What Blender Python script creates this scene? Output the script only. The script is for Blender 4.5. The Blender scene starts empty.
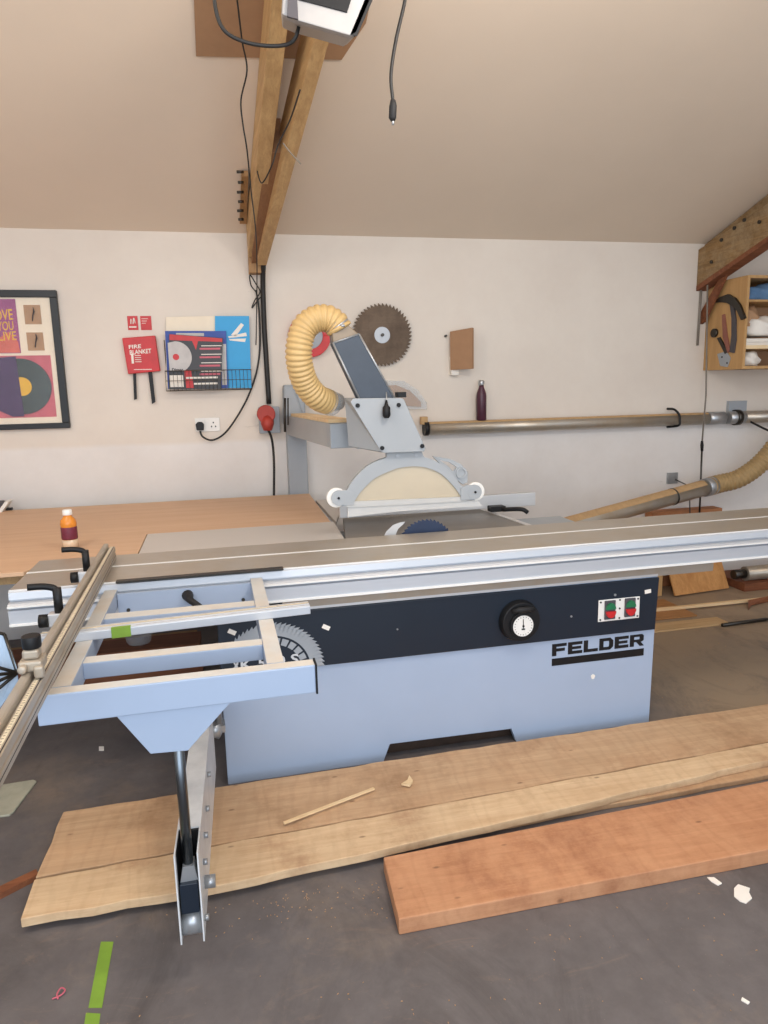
import bpy, bmesh, math, random
from math import sin, cos, pi, radians, hypot
from mathutils import Vector, Matrix, Euler
random.seed(7)
SC = bpy.context.scene
COL = SC.collection

# ------------------------------------------------------------------ camera maths (to place measured points)
F = 696.0
PITCH, ROLL, YAW, MYAW = radians(10.17), radians(1.32), radians(12.15), radians(13.32)
H = 1.6
A = MYAW - YAW
def ray(u, v):
    x, y, z = u - 384, v - 512, F
    x, y = x*cos(ROLL) - y*sin(ROLL), x*sin(ROLL) + y*cos(ROLL)
    y, z = y*cos(PITCH) + z*sin(PITCH), -y*sin(PITCH) + z*cos(PITCH)
    return Vector((x*cos(YAW) + z*sin(YAW), -x*sin(YAW) + z*cos(YAW), -y))
def toM(p): return Vector((p[0]*cos(A) + p[1]*sin(A), -p[0]*sin(A) + p[1]*cos(A), p[2]))
def toW(p): return Vector((p[0]*cos(A) - p[1]*sin(A), p[0]*sin(A) + p[1]*cos(A), p[2]))
def PW(u, v, y):
    d = ray(u, v); return Vector((0, 0, H)) + d*(y/d.y)
def PM(u, v, y):
    d = toM(ray(u, v)); return Vector((0, 0, H)) + d*(y/d.y)
def ZW(u, v, z):
    d = ray(u, v); return Vector((0, 0, H)) + d*((z-H)/d.z)
def ZM(u, v, z): return toM(ZW(u, v, z))

# ------------------------------------------------------------------ materials
def lin(h):
    h = h.lstrip('#'); c = [int(h[i:i+2], 16)/255 for i in (0, 2, 4)]
    return tuple(((x/12.92) if x <= .04045 else ((x+.055)/1.055)**2.4) for x in c) + (1,)
MATS = {}
def base(name):
    m = bpy.data.materials.new(name); m.use_nodes = True
    nt = m.node_tree; b = nt.nodes['Principled BSDF']
    MATS[name] = m
    return m, nt, b
def N(nt, t, **kw):
    n = nt.nodes.new(t)
    for k, v in kw.items(): setattr(n, k, v)
    return n
def coords(nt, scale=(1, 1, 1), rot=(0, 0, 0), src='Object'):
    tc = N(nt, 'ShaderNodeTexCoord'); mp = N(nt, 'ShaderNodeMapping')
    mp.inputs['Scale'].default_value = scale; mp.inputs['Rotation'].default_value = rot
    nt.links.new(tc.outputs[src], mp.inputs['Vector']); return mp.outputs['Vector']
def noise(nt, vec, scale, detail=4, rough=.6, dist=0):
    n = N(nt, 'ShaderNodeTexNoise'); n.inputs['Scale'].default_value = scale
    n.inputs['Detail'].default_value = detail; n.inputs['Roughness'].default_value = rough
    n.inputs['Distortion'].default_value = dist
    nt.links.new(vec, n.inputs['Vector']); return n.outputs['Fac']
def ramp(nt, fac, stops):
    r = N(nt, 'ShaderNodeValToRGB'); e = r.color_ramp.elements
    while len(e) < len(stops): e.new(.5)
    for i, (p, c) in enumerate(stops):
        e[i].position = p; e[i].color = lin(c) if isinstance(c, str) else (c, c, c, 1)
    nt.links.new(fac, r.inputs['Fac']); return r.outputs['Color']
def mix(nt, fac, a, b, mode='MIX'):
    m = N(nt, 'ShaderNodeMix', data_type='RGBA', blend_type=mode)
    for s, v in ((0, fac), (6, a), (7, b)):
        if isinstance(v, (int, float)): m.inputs[s].default_value = v
        elif isinstance(v, (tuple, list)): m.inputs[s].default_value = v
        elif isinstance(v, str): m.inputs[s].default_value = lin(v)
        else: nt.links.new(v, m.inputs[s])
    return m.outputs[2]
def bump(nt, b, h, strength=.2, dist=.002):
    n = N(nt, 'ShaderNodeBump'); n.inputs['Strength'].default_value = strength
    n.inputs['Distance'].default_value = dist
    nt.links.new(h, n.inputs['Height']); nt.links.new(n.outputs['Normal'], b.inputs['Normal'])
def plain(name, c, rough=.5, metal=0, var=.12, scale=14, spec=.5, alpha=1, trans=0, dirt=None):
    m, nt, b = base(name)
    v = coords(nt); f = noise(nt, v, scale, 5)
    a = lin(c); lo = tuple(x*(1-var) for x in a[:3]) + (1,); hi = tuple(min(1, x*(1+var)) for x in a[:3]) + (1,)
    r = N(nt, 'ShaderNodeValToRGB'); r.color_ramp.elements[0].position = .3; r.color_ramp.elements[1].position = .7
    r.color_ramp.elements[0].color = lo; r.color_ramp.elements[1].color = hi
    nt.links.new(f, r.inputs['Fac']); col = r.outputs['Color']
    if dirt:
        f2 = noise(nt, v, 3.1, 7, .7); col = mix(nt, ramp(nt, f2, [(.45, 0.0), (.75, .7)]), col, dirt)
    nt.links.new(col, b.inputs['Base Color'])
    b.inputs['Roughness'].default_value = rough; b.inputs['Metallic'].default_value = metal
    b.inputs['Specular IOR Level'].default_value = spec
    b.inputs['Alpha'].default_value = alpha; b.inputs['Transmission Weight'].default_value = trans
    return m
def wood(name, c1, c2, axis='X', s=1.0, rough=.7, dark=None, dust=None, saw=0):
    m, nt, b = base(name)
    lo, hi = .9*s, 14*s
    sc = {'X': (lo, hi, hi), 'Y': (hi, lo, hi), 'Z': (hi, hi, lo)}[axis]
    v = coords(nt, sc); f = noise(nt, v, 2.2, 8, .65, .6)
    col = ramp(nt, f, [(.32, c1), (.68, c2)])
    v2 = coords(nt, tuple(x*3.5 for x in sc)); g = noise(nt, v2, 3, 4)
    col = mix(nt, ramp(nt, g, [(.35, .45), (.5, 0.0)]), col, c1)
    if dark:
        k = noise(nt, coords(nt), 2.3*s, 6, .7); col = mix(nt, ramp(nt, k, [(.5, 0.0), (.72, .75)]), col, dark)
    if dust:
        k = noise(nt, coords(nt), 5*s, 8, .75); col = mix(nt, ramp(nt, k, [(.42, 0.0), (.7, .6)]), col, dust)
    if saw:   # marks of the saw across the rough face, and small knots
        wv = N(nt, 'ShaderNodeTexWave', wave_type='BANDS', bands_direction='X'); wv.inputs['Scale'].default_value = 5
        wv.inputs['Distortion'].default_value = 14; wv.inputs['Detail'].default_value = 6; wv.inputs['Detail Scale'].default_value = 1.5
        nt.links.new(coords(nt, (1, .25, 1), (0, 0, .12)), wv.inputs['Vector'])
        col = mix(nt, ramp(nt, wv.outputs['Fac'], [(.0, saw), (.45, 0.0)]), col, dark or c1)
        vo = N(nt, 'ShaderNodeTexVoronoi'); vo.inputs['Scale'].default_value = 6.5
        nt.links.new(coords(nt, (.7, 1.6, 1)), vo.inputs['Vector'])
        col = mix(nt, ramp(nt, vo.outputs['Distance'], [(.03, .65), (.07, 0.0)]), col, '#6a4a34')
    nt.links.new(col, b.inputs['Base Color']); b.inputs['Roughness'].default_value = rough
    bump(nt, b, f, .25, .002)
    return m
def metal(name, c, rough=.35, axis='X', var=.25, met=1.0, dirt=None):
    m, nt, b = base(name)
    sc = {'X': (1.5, 60, 60), 'Y': (60, 1.5, 60), 'Z': (60, 60, 1.5)}[axis]
    f = noise(nt, coords(nt, sc), 1.5, 4)
    a = lin(c); lo = tuple(x*(1-var) for x in a[:3]) + (1,)
    col = mix(nt, f, lo, a)
    if dirt:
        k = noise(nt, coords(nt), 5, 7, .7); col = mix(nt, ramp(nt, k, [(.42, 0.0), (.7, .8)]), col, dirt)
    nt.links.new(col, b.inputs['Base Color'])
    b.inputs['Roughness'].default_value = rough; b.inputs['Metallic'].default_value = met
    return m

def wall_mat():
    m, nt, b = base('painted_wall')
    v = coords(nt); f = noise(nt, v, 1.3, 8, .7); g = noise(nt, v, 30, 3)
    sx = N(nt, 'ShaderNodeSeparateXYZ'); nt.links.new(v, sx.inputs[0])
    # whiter low down, creamier above a wobbly line
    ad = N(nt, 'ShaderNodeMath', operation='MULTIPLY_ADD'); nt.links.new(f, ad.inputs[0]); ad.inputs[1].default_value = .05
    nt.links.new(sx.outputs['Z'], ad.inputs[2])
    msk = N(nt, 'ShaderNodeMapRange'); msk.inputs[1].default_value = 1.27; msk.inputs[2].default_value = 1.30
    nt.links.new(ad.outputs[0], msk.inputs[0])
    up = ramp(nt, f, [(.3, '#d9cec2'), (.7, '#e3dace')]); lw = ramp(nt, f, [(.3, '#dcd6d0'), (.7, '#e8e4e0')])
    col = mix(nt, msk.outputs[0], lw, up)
    sc = noise(nt, coords(nt, (1.2, 1, 3)), 2.2, 12, .78, 1.5)
    col = mix(nt, ramp(nt, sc, [(.66, 0.0), (.74, .5)]), col, '#94887c')
    nt.links.new(col, b.inputs['Base Color']); b.inputs['Roughness'].default_value = .75
    bump(nt, b, g, .12, .002); return m
def floor_mat():
    m, nt, b = base('dusty_concrete')
    v = coords(nt); f = noise(nt, v, 1.2, 9, .7); g = noise(nt, v, 7, 8, .7)
    col = ramp(nt, g, [(.3, '#5c5655'), (.7, '#6c6665')])
    sx = N(nt, 'ShaderNodeSeparateXYZ'); nt.links.new(v, sx.inputs[0])
    # sawdust lies thicker to the right of the saw
    mr = N(nt, 'ShaderNodeMapRange'); mr.inputs[1].default_value = .5; mr.inputs[2].default_value = 1.3
    mr.inputs[3].default_value = 0; mr.inputs[4].default_value = .5
    nt.links.new(sx.outputs['X'], mr.inputs[0])
    my = N(nt, 'ShaderNodeMapRange'); my.inputs[1].default_value = .4; my.inputs[2].default_value = 1.3
    nt.links.new(sx.outputs['Y'], my.inputs[0])
    mu = N(nt, 'ShaderNodeMath', operation='MULTIPLY'); nt.links.new(mr.outputs[0], mu.inputs[0]); nt.links.new(my.outputs[0], mu.inputs[1])
    ad = N(nt, 'ShaderNodeMath', operation='ADD'); nt.links.new(mu.outputs[0], ad.inputs[0]); nt.links.new(f, ad.inputs[1])
    d = ramp(nt, ad.outputs[0], [(.55, 0.0), (1.0, .9)])
    col = mix(nt, d, col, '#a08a70')
    # thin swept arcs and scuffs of dust
    k = noise(nt, coords(nt, (1, 2.2, 1), (0, 0, .5)), 3.2, 12, .8, 2.0)
    col = mix(nt, ramp(nt, k, [(.55, 0.0), (.70, .42)]), col, '#927b69')
    k2 = noise(nt, coords(nt, (1.5, .8, 1), (0, 0, -.4)), 1.6, 10, .75, 1.0)
    col = mix(nt, ramp(nt, k2, [(.50, 0.0), (.66, .5)]), col, '#47413f')
    sp = N(nt, 'ShaderNodeTexVoronoi'); sp.inputs['Scale'].default_value = 38; nt.links.new(v, sp.inputs['Vector'])
    col = mix(nt, ramp(nt, sp.outputs['Distance'], [(.03, .5), (.06, 0.0)]), col, '#8d8177')
    nt.links.new(col, b.inputs['Base Color']); b.inputs['Roughness'].default_value = .62
    bump(nt, b, g, .15, .003); return m

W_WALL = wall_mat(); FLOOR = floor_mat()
CEIL = plain('ceiling_plaster', '#e1d1be', .8, var=.03, scale=.9)
PALEBLUE = plain('pale_blue_enamel', '#a1b0c6', .42, var=.03, scale=3)
PALEDUST = plain('pale_enamel_dusty', '#c9c8c4', .55, var=.06, scale=8, dirt='#c8b49a')
NAVY = plain('navy_panel_enamel', '#15202d', .38, var=.06, scale=5)
NAVYDUCT = plain('blue_grey_duct', '#414a56', .5, var=.08)
BLACK = plain('black_plastic', '#131315', .5, spec=.35)
RUBBER = plain('black_rubber', '#18181a', .7)
GREY = plain('grey_enamel', '#a3a7aa', .45, var=.04, scale=4)
GREYD = plain('grey_enamel_post', '#9ea4aa', .5, var=.05, scale=4)
WHITE = plain('white_plastic', '#e9e6e0', .45, var=.03)
ALU = metal('aluminium', '#d6d6d6', .4, 'X', met=.45, var=.12)
ALUD = metal('aluminium_dusty', '#b5ada2', .38, 'X', met=.4, var=.15, dirt='#ab9d88')
ALUY = metal('aluminium_dusty_fence', '#b5aca0', .45, 'Y', met=.4, var=.15, dirt='#a89880')
ALUF = metal('aluminium_face', '#c9cdd3', .42, 'X', var=.1, met=.35)
CAST = metal('cast_iron_dusty', '#847d74', .36, 'X', met=.5)
SHEETM = metal('extension_sheet', '#cdc7c0', .45, 'X', met=.15, var=.06)
STEEL = metal('steel', '#b4b6b8', .32, 'Z', met=.6)
STEELD = metal('dark_steel', '#55524e', .45, 'Z')
GALV = metal('galvanised_duct', '#b8b0a4', .33, 'X', met=.5, var=.12, dirt='#a8957a')
DUST = plain('tan_dust', '#bb9a70', .95, var=.12, scale=30)
BROWNST = metal('weathered_blade', '#6b5a4a', .5, 'X', met=.6, dirt='#3a2a20')
RED = plain('red_plastic', '#c22326', .45); REDD = plain('dusty_red_plastic', '#a8382c', .55)
GREEN = plain('green_tape', '#7a9c34', .6, var=.1); GREENB = plain('green_button', '#1f6b45', .4)
HOSE = plain('yellow_hose', '#cfae76', .42, var=.05, scale=20)
HOSEB = plain('dusty_brown_hose', '#a88c60', .6, var=.12, scale=20)
WIRE = plain('black_cable', '#1b1a19', .55)
WIREG = plain('grey_cable', '#7f776d', .6)
PLY = wood('plywood_sheet', '#cda683', '#d9b593', 'X', .7, .55)
PINE = wood('truss_pine', '#a98558', '#c9a674', 'Y', 1, .6)
PINEZ = wood('post_pine', '#926c42', '#ac8454', 'Z', 1, .6)
PINEDK = wood('old_truss_timber', '#6d5232', '#9c7c50', 'Y', 1, .75, dark='#4a3824', dust='#b8a585')
RAW = wood('rough_sawn_board', '#c4a07a', '#dcbf98', 'X', 1.1, .85, dark='#94694a', dust='#dcbf98', saw=.09)
RAW2 = wood('rough_sawn_board_grey', '#b3916e', '#cba985', 'X', 1.1, .9, dark='#87603f', dust='#c8a07a', saw=.10)
REDWD = wood('red_hardwood', '#b27c56', '#c68f68', 'X', 1.3, .75, dust='#cf9c74', dark='#8a5236', saw=.10)
REDDK = wood('reddish_timber', '#6b3c24', '#8d5636', 'X', 1, .7)
MDF = plain('brown_board', '#b08a68', .8, var=.06)
CHIP = plain('ceiling_board', '#a07c5c', .8, var=.06)
BROWNB = plain('brown_hanging_board', '#a27c5c', .8, var=.06)
CABW = wood('cupboard_wood', '#b28a58', '#c69e6a', 'Z', .6, .65)
PAPER = plain('paper_white', '#ece6dc', .8, var=.04)
PALEW = wood('pale_batten', '#dcb98a', '#f0d8ae', 'X', 1, .7)
CREAM = plain('cream_card', '#efe2cc', .8, var=.03)
BLUEF = plain('blue_folder', '#2f9fd8', .5, var=.03)
BLUED = plain('dark_blue_folder', '#2b4a9c', .5, var=.08)
BLUEC = plain('blue_cloth', '#5a7a9c', .9, var=.2)
MAG = plain('black_cover', '#241f20', .4); SILV = plain('silver_print', '#b9b4b0', .4)
PINK = plain('pink_print', '#c4606e', .6); CORAL = plain('coral_print', '#cf6658', .6); MAGEN = plain('magenta_print', '#96477c', .6, scale=4)
PURP = plain('purple_print', '#402a58', .6, var=.15); YEL = plain('yellow_print', '#dfae28', .5)
VINYL = plain('vinyl_record', '#26342f', .22); GREENP = plain('green_print', '#3f8f4f', .5)
BPURP = plain('plum_bottle', '#4a2335', .4)
ORJ = plain('orange_juice', '#e08a2c', .3, var=.15); LABELJ = plain('maroon_label', '#6d2438', .5, var=.25, scale=60)
FRAMEB = plain('black_frame', '#14171a', .45)
PROJ = plain('silver_case', '#a3a09e', .4, var=.04)
LEATH = plain('charcoal_tool_plastic', '#4a464a', .6)
CLEARP = plain('clear_plastic', '#dfe6ea', .12, alpha=.28, var=.02)
YELCLR = plain('dusty_clear_shield', '#d6c8ae', .3, alpha=.62, var=.06, scale=3)
GLASSF = plain('bluish_clear_shield', '#b4c8dc', .2, alpha=.75)
SKIRT = plain('milky_skirt', '#d4d3d0', .35, alpha=.75, var=.04)
SCALE = plain('scale_tape', '#cfc3aa', .5, var=.12, scale=90)

LINEM = plain('bright_edge', '#e9e8e4', .35, var=.02)

# ------------------------------------------------------------------ mesh builder
class MB:
    def __init__(s): s.v = []; s.f = []; s.smooth = []
    def add(s, vs, fs, sm=False):
        n = len(s.v); s.v += [Vector(v) for v in vs]; s.f += [tuple(i+n for i in f) for f in fs]; s.smooth += [sm]*len(fs); return s
    def box(s, x0, x1, y0, y1, z0, z1):
        vs = [(x, y, z) for z in (z0, z1) for y in (y0, y1) for x in (x0, x1)]
        return s.add(vs, [(0, 2, 3, 1), (4, 5, 7, 6), (0, 1, 5, 4), (2, 6, 7, 3), (0, 4, 6, 2), (1, 3, 7, 5)])
    def hexa(s, b, t):   # four bottom and four top points in order
        return s.add(list(b)+list(t), [(3, 2, 1, 0), (4, 5, 6, 7)] + [(i, (i+1) % 4, 4+(i+1) % 4, 4+i) for i in range(4)])
    def prism(s, pts, d, sm=False):   # pts 3-D polygon, d extrusion vector
        pts = [Vector(p) for p in pts]; d = Vector(d); n = len(pts)
        return s.add(pts + [p+d for p in pts], [tuple(range(n)), tuple(range(2*n-1, n-1, -1))] + [(i, i+n, (i+1) % n+n, (i+1) % n) for i in range(n)], sm)
    def xz(s, pts, y0, y1): return s.prism([(p[0], y0, p[1]) for p in pts], (0, y1-y0, 0))
    def yz(s, pts, x0, x1): return s.prism([(x0, p[0], p[1]) for p in pts], (x1-x0, 0, 0))
    def xy(s, pts, z0, z1): return s.prism([(p[0], p[1], z0) for p in pts], (0, 0, z1-z0))
    def band(s, outer, inner, y0, y1):   # strip between two (x,z) polylines with equal counts
        n = len(outer); vs = []
        for y in (y0, y1):
            vs += [(p[0], y, p[1]) for p in outer] + [(p[0], y, p[1]) for p in inner]
        fs = []
        for i in range(n-1):
            fs += [(i, i+1, n+i+1, n+i), (2*n+i, 3*n+i, 3*n+i+1, 2*n+i+1), (i, 2*n+i, 2*n+i+1, i+1), (n+i, n+i+1, 3*n+i+1, 3*n+i)]
        fs += [(0, n, 3*n, 2*n), (n-1, 3*n-1, 4*n-1, 2*n-1)]
        return s.add(vs, fs)
    def ring(s, c, r0, r1, y0, y1, seg=40):
        o = [(c[0]+r1*cos(2*pi*i/seg), c[1]+r1*sin(2*pi*i/seg)) for i in range(seg+1)]
        n = [(c[0]+r0*cos(2*pi*i/seg), c[1]+r0*sin(2*pi*i/seg)) for i in range(seg+1)]
        return s.band(o, n, y0, y1)
    def tube(s, pts, r, seg=10, caps=True, flat=1.0):
        pts = [Vector(p) for p in pts]; n = len(pts); rr = r if hasattr(r, '__len__') else [r]*n
        ts = [(pts[min(i+1, n-1)]-pts[max(i-1, 0)]).normalized() for i in range(n)]
        up = Vector((0, 0, 1)) if abs(ts[0].z) < .9 else Vector((1, 0, 0))
        nrm = ts[0].cross(up).normalized(); vs = []
        for i in range(n):
            nrm = (nrm - ts[i]*nrm.dot(ts[i])).normalized(); b = ts[i].cross(nrm)
            for k in range(seg):
                a = 2*pi*k/seg; vs.append(pts[i] + (nrm*cos(a)+b*sin(a)*flat)*rr[i])
        fs = [(i*seg+k, i*seg+(k+1) % seg, (i+1)*seg+(k+1) % seg, (i+1)*seg+k) for i in range(n-1) for k in range(seg)]
        s.add(vs, fs, True)
        if caps:
            m = len(s.v)-len(vs)
            s.f += [tuple(m+k for k in range(seg-1, -1, -1)), tuple(m+(n-1)*seg+k for k in range(seg))]; s.smooth += [False]*2
        return s
    def cyl(s, p0, p1, r, seg=20, r1=None): return s.tube([p0, p1], [r, r if r1 is None else r1], seg)
    def lathe(s, prof, o, seg=28):   # prof (r,z) from bottom to top about vertical axis at o
        n = len(prof); vs = [(o[0]+r*cos(2*pi*k/seg), o[1]+r*sin(2*pi*k/seg), o[2]+z) for r, z in prof for k in range(seg)]
        fs = [(i*seg+k, i*seg+(k+1) % seg, (i+1)*seg+(k+1) % seg, (i+1)*seg+k) for i in range(n-1) for k in range(seg)]
        fs += [tuple(range(seg-1, -1, -1)), tuple((n-1)*seg+k for k in range(seg))]
        return s.add(vs, fs, True)
    def beam(s, p0, p1, w, h):   # rectangular beam; p0,p1 centre line, w sideways, h up
        p0, p1 = Vector(p0), Vector(p1); t = (p1-p0).normalized()
        sd = t.cross(Vector((0, 0, 1)))
        sd = sd.normalized() if sd.length > .01 else Vector((1, 0, 0))
        up = sd.cross(t); q = lambda p: [p-sd*w/2-up*h/2, p+sd*w/2-up*h/2, p+sd*w/2+up*h/2, p-sd*w/2+up*h/2]
        a, b = q(p0), q(p1)
        return s.add(a+b, [(0, 1, 2, 3), (7, 6, 5, 4)] + [(i, 4+i, 4+(i+1) % 4, (i+1) % 4) for i in range(4)])
    def text(s, body, x0, x1, z0, z1, y, ex=.0008, bold=0.0, tilt=0.0, shear=0.0):
        c = bpy.data.curves.new('t', 'FONT'); c.body = body; c.size = 1; c.offset = bold; c.resolution_u = 3; c.extrude = .01
        o = bpy.data.objects.new('t', c); COL.objects.link(o); bpy.context.view_layer.update()
        dg = bpy.context.evaluated_depsgraph_get(); me = bpy.data.meshes.new_from_object(o.evaluated_get(dg))
        vs = [v.co.copy() for v in me.vertices]; fs = [tuple(p.vertices) for p in me.polygons]
        bpy.data.objects.remove(o); bpy.data.meshes.remove(me)
        ax, bx = min(v.x for v in vs), max(v.x for v in vs); ay, by = min(v.y for v in vs), max(v.y for v in vs)
        out = []
        for v in vs:
            x = x0 + (v.x-ax)/(bx-ax)*(x1-x0); z = z0 + (v.y-ay)/(by-ay)*(z1-z0)
            z += (x-x0)*tilt; x += (z-z0)*shear
            out.append((x, y - (ex if v.z > 0 else 0), z))
        return s.add(out, fs)

OFF = {}
def props(o, label, cat, group=None, kind=None):
    if label: o['label'] = label
    if cat: o['category'] = cat
    if group: o['group'] = group
    if kind: o['kind'] = kind
    return o
def thing(name, label, cat, origin=(0, 0, 0), frame='W', group=None):
    o = bpy.data.objects.new(name, None); COL.objects.link(o); o.empty_display_size = .1
    org = Vector(origin); OFF[o.name] = org
    o.location = toW(org) if frame == 'M' else org
    o.rotation_euler = (0, 0, A if frame == 'M' else 0)
    return props(o, label, cat, group)
def obj(name, mb, mat, parent=None, bevel=0.0, frame='W', smooth=None):
    me = bpy.data.meshes.new(name)
    if parent is not None: off = OFF[parent.name]
    else:
        mn = [min(v[i] for v in mb.v) for i in range(3)]; mx = [max(v[i] for v in mb.v) for i in range(3)]
        off = Vector(((mn[0]+mx[0])/2, (mn[1]+mx[1])/2, mn[2]))
    me.from_pydata([v-off for v in mb.v], [], mb.f)
    bm = bmesh.new(); bm.from_mesh(me)
    bmesh.ops.recalc_face_normals(bm, faces=bm.faces); bm.to_mesh(me); bm.free()
    for p, sflag in zip(me.polygons, mb.smooth): p.use_smooth = sflag
    me.materials.append(mat)
    o = bpy.data.objects.new(name, me); COL.objects.link(o)
    if parent is not None: o.parent = parent
    else:
        o.location = toW(off) if frame == 'M' else off
        o.rotation_euler = (0, 0, A if frame == 'M' else 0)
    OFF[o.name] = off
    if bevel:
        b = o.modifiers.new('bevel', 'BEVEL'); b.width = bevel; b.segments = 2; b.limit_method = 'ANGLE'; b.angle_limit = radians(40)
    return o
def struct(name, mb, mat): return props(obj(name, mb, mat), None, None, None, 'structure')
def single(name, mb, mat, label, cat, group=None, kind=None, bevel=0, frame='W'):
    return props(obj(name, mb, mat, None, bevel, frame), label, cat, group, kind)
def spline(pts, n=8):
    pts = [Vector(p) for p in pts]; P = [pts[0]*2-pts[1]] + pts + [pts[-1]*2-pts[-2]]; out = []
    for i in range(1, len(P)-2):
        for k in range(n):
            t = k/n; a, b, c, d = P[i-1], P[i], P[i+1], P[i+2]
            out.append(.5*((2*b)+(c-a)*t+(2*a-5*b+4*c-d)*t*t+(-a+3*b-3*c+d)*t**3))
    return out + [pts[-1]]
def ribbed(pts, R, pitch=.02, amp=.09, seg=28, per=6):
    sp = spline(pts, 24); L = [0]
    for a, b in zip(sp, sp[1:]): L.append(L[-1]+(b-a).length)
    n = int(L[-1]/pitch*per); out = []; rr = []; j = 0
    for i in range(n+1):
        d = L[-1]*i/n
        while j < len(L)-2 and L[j+1] < d: j += 1
        t = (d-L[j])/max(1e-6, L[j+1]-L[j]); out.append(sp[j].lerp(sp[j+1], t))
        rr.append(R*(1+amp*(abs(sin(pi*d/pitch))-.5)))
    return MB().tube(out, rr, seg)

# ================================================================== THE ROOM
WY = 4.85; SL = .32
def cz(y): return 2.603 + SL*(WY-y)
XL, XR = -3.4, 5.4
struct('floor', MB().box(XL, XR, -2.0, WY+.1, -.1, 0), FLOOR)
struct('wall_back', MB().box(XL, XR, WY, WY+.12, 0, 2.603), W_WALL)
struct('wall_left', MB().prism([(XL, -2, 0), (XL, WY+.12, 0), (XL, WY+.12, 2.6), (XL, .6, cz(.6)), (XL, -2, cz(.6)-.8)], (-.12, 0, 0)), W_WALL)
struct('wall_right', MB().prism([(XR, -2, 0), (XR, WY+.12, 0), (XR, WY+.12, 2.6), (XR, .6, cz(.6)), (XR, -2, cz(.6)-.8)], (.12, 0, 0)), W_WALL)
struct('ceiling', MB().prism([(XL, WY+.12, cz(WY+.12)), (XL, .6, cz(.6)), (XL, .6, cz(.6)+.1), (XL, WY+.12, cz(WY+.12)+.1)], (XR-XL, 0, 0)), CEIL)

# ------------------------------------------------------------------ roof trusses
T = thing('roof_truss', 'middle roof truss, two splayed pine rafters meeting above the black cable', 'roof truss', (.22, 4.79, 2.34))
obj('post', MB().hexa([(.172, 4.76, 2.345), (.278, 4.76, 2.345), (.278, 4.846, 2.345), (.172, 4.846, 2.345)], [(.175, 4.70, 2.70), (.30, 4.70, 2.70), (.30, 4.846, 2.60), (.175, 4.846, 2.60)]), PINEZ, T, .003)
def slab(p0, p1, w, d):   # timber: top centre line p0 to p1, width w in x, depth d straight down
    (x0, y0, z0), (x1, y1, z1) = p0, p1
    return MB().hexa([(x0-w/2, y0, z0-d), (x0+w/2, y0, z0-d), (x1+w/2, y1, z1-d), (x1-w/2, y1, z1-d)], [(x0-w/2, y0, z0), (x0+w/2, y0, z0), (x1+w/2, y1, z1), (x1-w/2, y1, z1)])
obj('rafter', slab((.205, 4.74, cz(4.74)-.004), (.300, 2.3, cz(2.3)-.004), .072, .20), PINE, T, .003)
obj('rafter', slab((.252, 4.70, cz(4.70)-.08), (.505, 2.3, cz(2.3)-.08), .06, .19), PINE, T, .003)
obj('gusset', MB().hexa([(.19, 4.755, 2.40), (.272, 4.755, 2.40), (.33, 3.75, 2.76), (.25, 3.75, 2.76)], [(.19, 4.755, 2.60), (.272, 4.755, 2.60), (.33, 3.75, 2.92), (.25, 3.75, 2.92)]), wood('gusset_wood', '#80583a', '#946c48', 'Y', 1, .7), T)
obj('side_block', MB().hexa([(.128, 4.66, 2.62), (.172, 4.66, 2.62), (.176, 4.2, 2.77), (.14, 4.2, 2.77)], [(.128, 4.66, 2.655), (.172, 4.66, 2.655), (.176, 4.2, 2.80), (.14, 4.2, 2.80)]), PINEZ, T)
for i in range(6):
    y = 4.58-i*.09; z = cz(y)-.05
    obj('bolt', MB().cyl((.15, y, z-.01), (.118-.006*(i % 2), y, z-.012), .008, 8), STEELD, T)
T2 = thing('roof_truss', 'right roof truss, dusty dark timber sloping up above the wall cupboard', 'roof truss', (3.51, 4.80, 2.3))
X2 = 3.53
obj('rafter', MB().yz([(WY-.004, 2.31), (WY-.004, 2.595), (3.2, cz(3.2)-.004), (3.2, cz(3.2)-.17), (4.55, cz(4.55)-.16), (4.70, 2.56), (4.70, 2.42)], X2+.02, X2+.075), PINEDK, T2, .003)
obj('lower_chord', MB().yz([(WY-.004, 2.30), (WY-.004, 2.56), (4.66, 2.60), (3.2, 2.96), (3.2, 2.80)], X2-.03, X2+.02), PINEDK, T2, .003)
obj('bottom_strip', MB().yz([(WY-.004, 2.262), (WY-.004, 2.30), (3.2, 2.80), (3.2, 2.77)], X2-.03, X2+.06), REDDK, T2)
obj('brace', MB().prism([(lambda d: Vector((0, 0, H))+d*(3.575/d.x))(ray(*q)) for q in ((719, 283), (725, 270), (732, 268), (706, 322), (700, 326), (702, 314))], (-.02, 0, 0)), REDDK, T2)
for q in ((722, 240), (735, 228), (745, 220), (760, 222), (712, 262)):
    p = PW(q[0], q[1], 4.5); d = (p-Vector((0, 0, H))); p = Vector((0, 0, H)) + d*((X2-.03)/d.x)
    obj('bolt', MB().cyl(p, p+Vector((-.012, 0, 0)), .012, 8), STEELD, T2)

def onceil(u, v, g=.012):
    d = ray(u, v); t = (2.603+SL*WY-g-H)/(d.z+SL*d.y); return Vector((0, 0, H))+d*t
pts = [Vector((-.053, 3.44, 0)), Vector((.585, 3.40, 0)), Vector((.66, 3.2, 0)), Vector((.66, 2.5, 0)), Vector((-.02, 2.5, 0))]
for p in pts: p.z = cz(p.y)-.006
single('ceiling_board', MB().prism(pts, (0, 0, -.006)), CHIP, 'brown square board fixed flat to the sloping ceiling behind the rafters', 'board')

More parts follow.
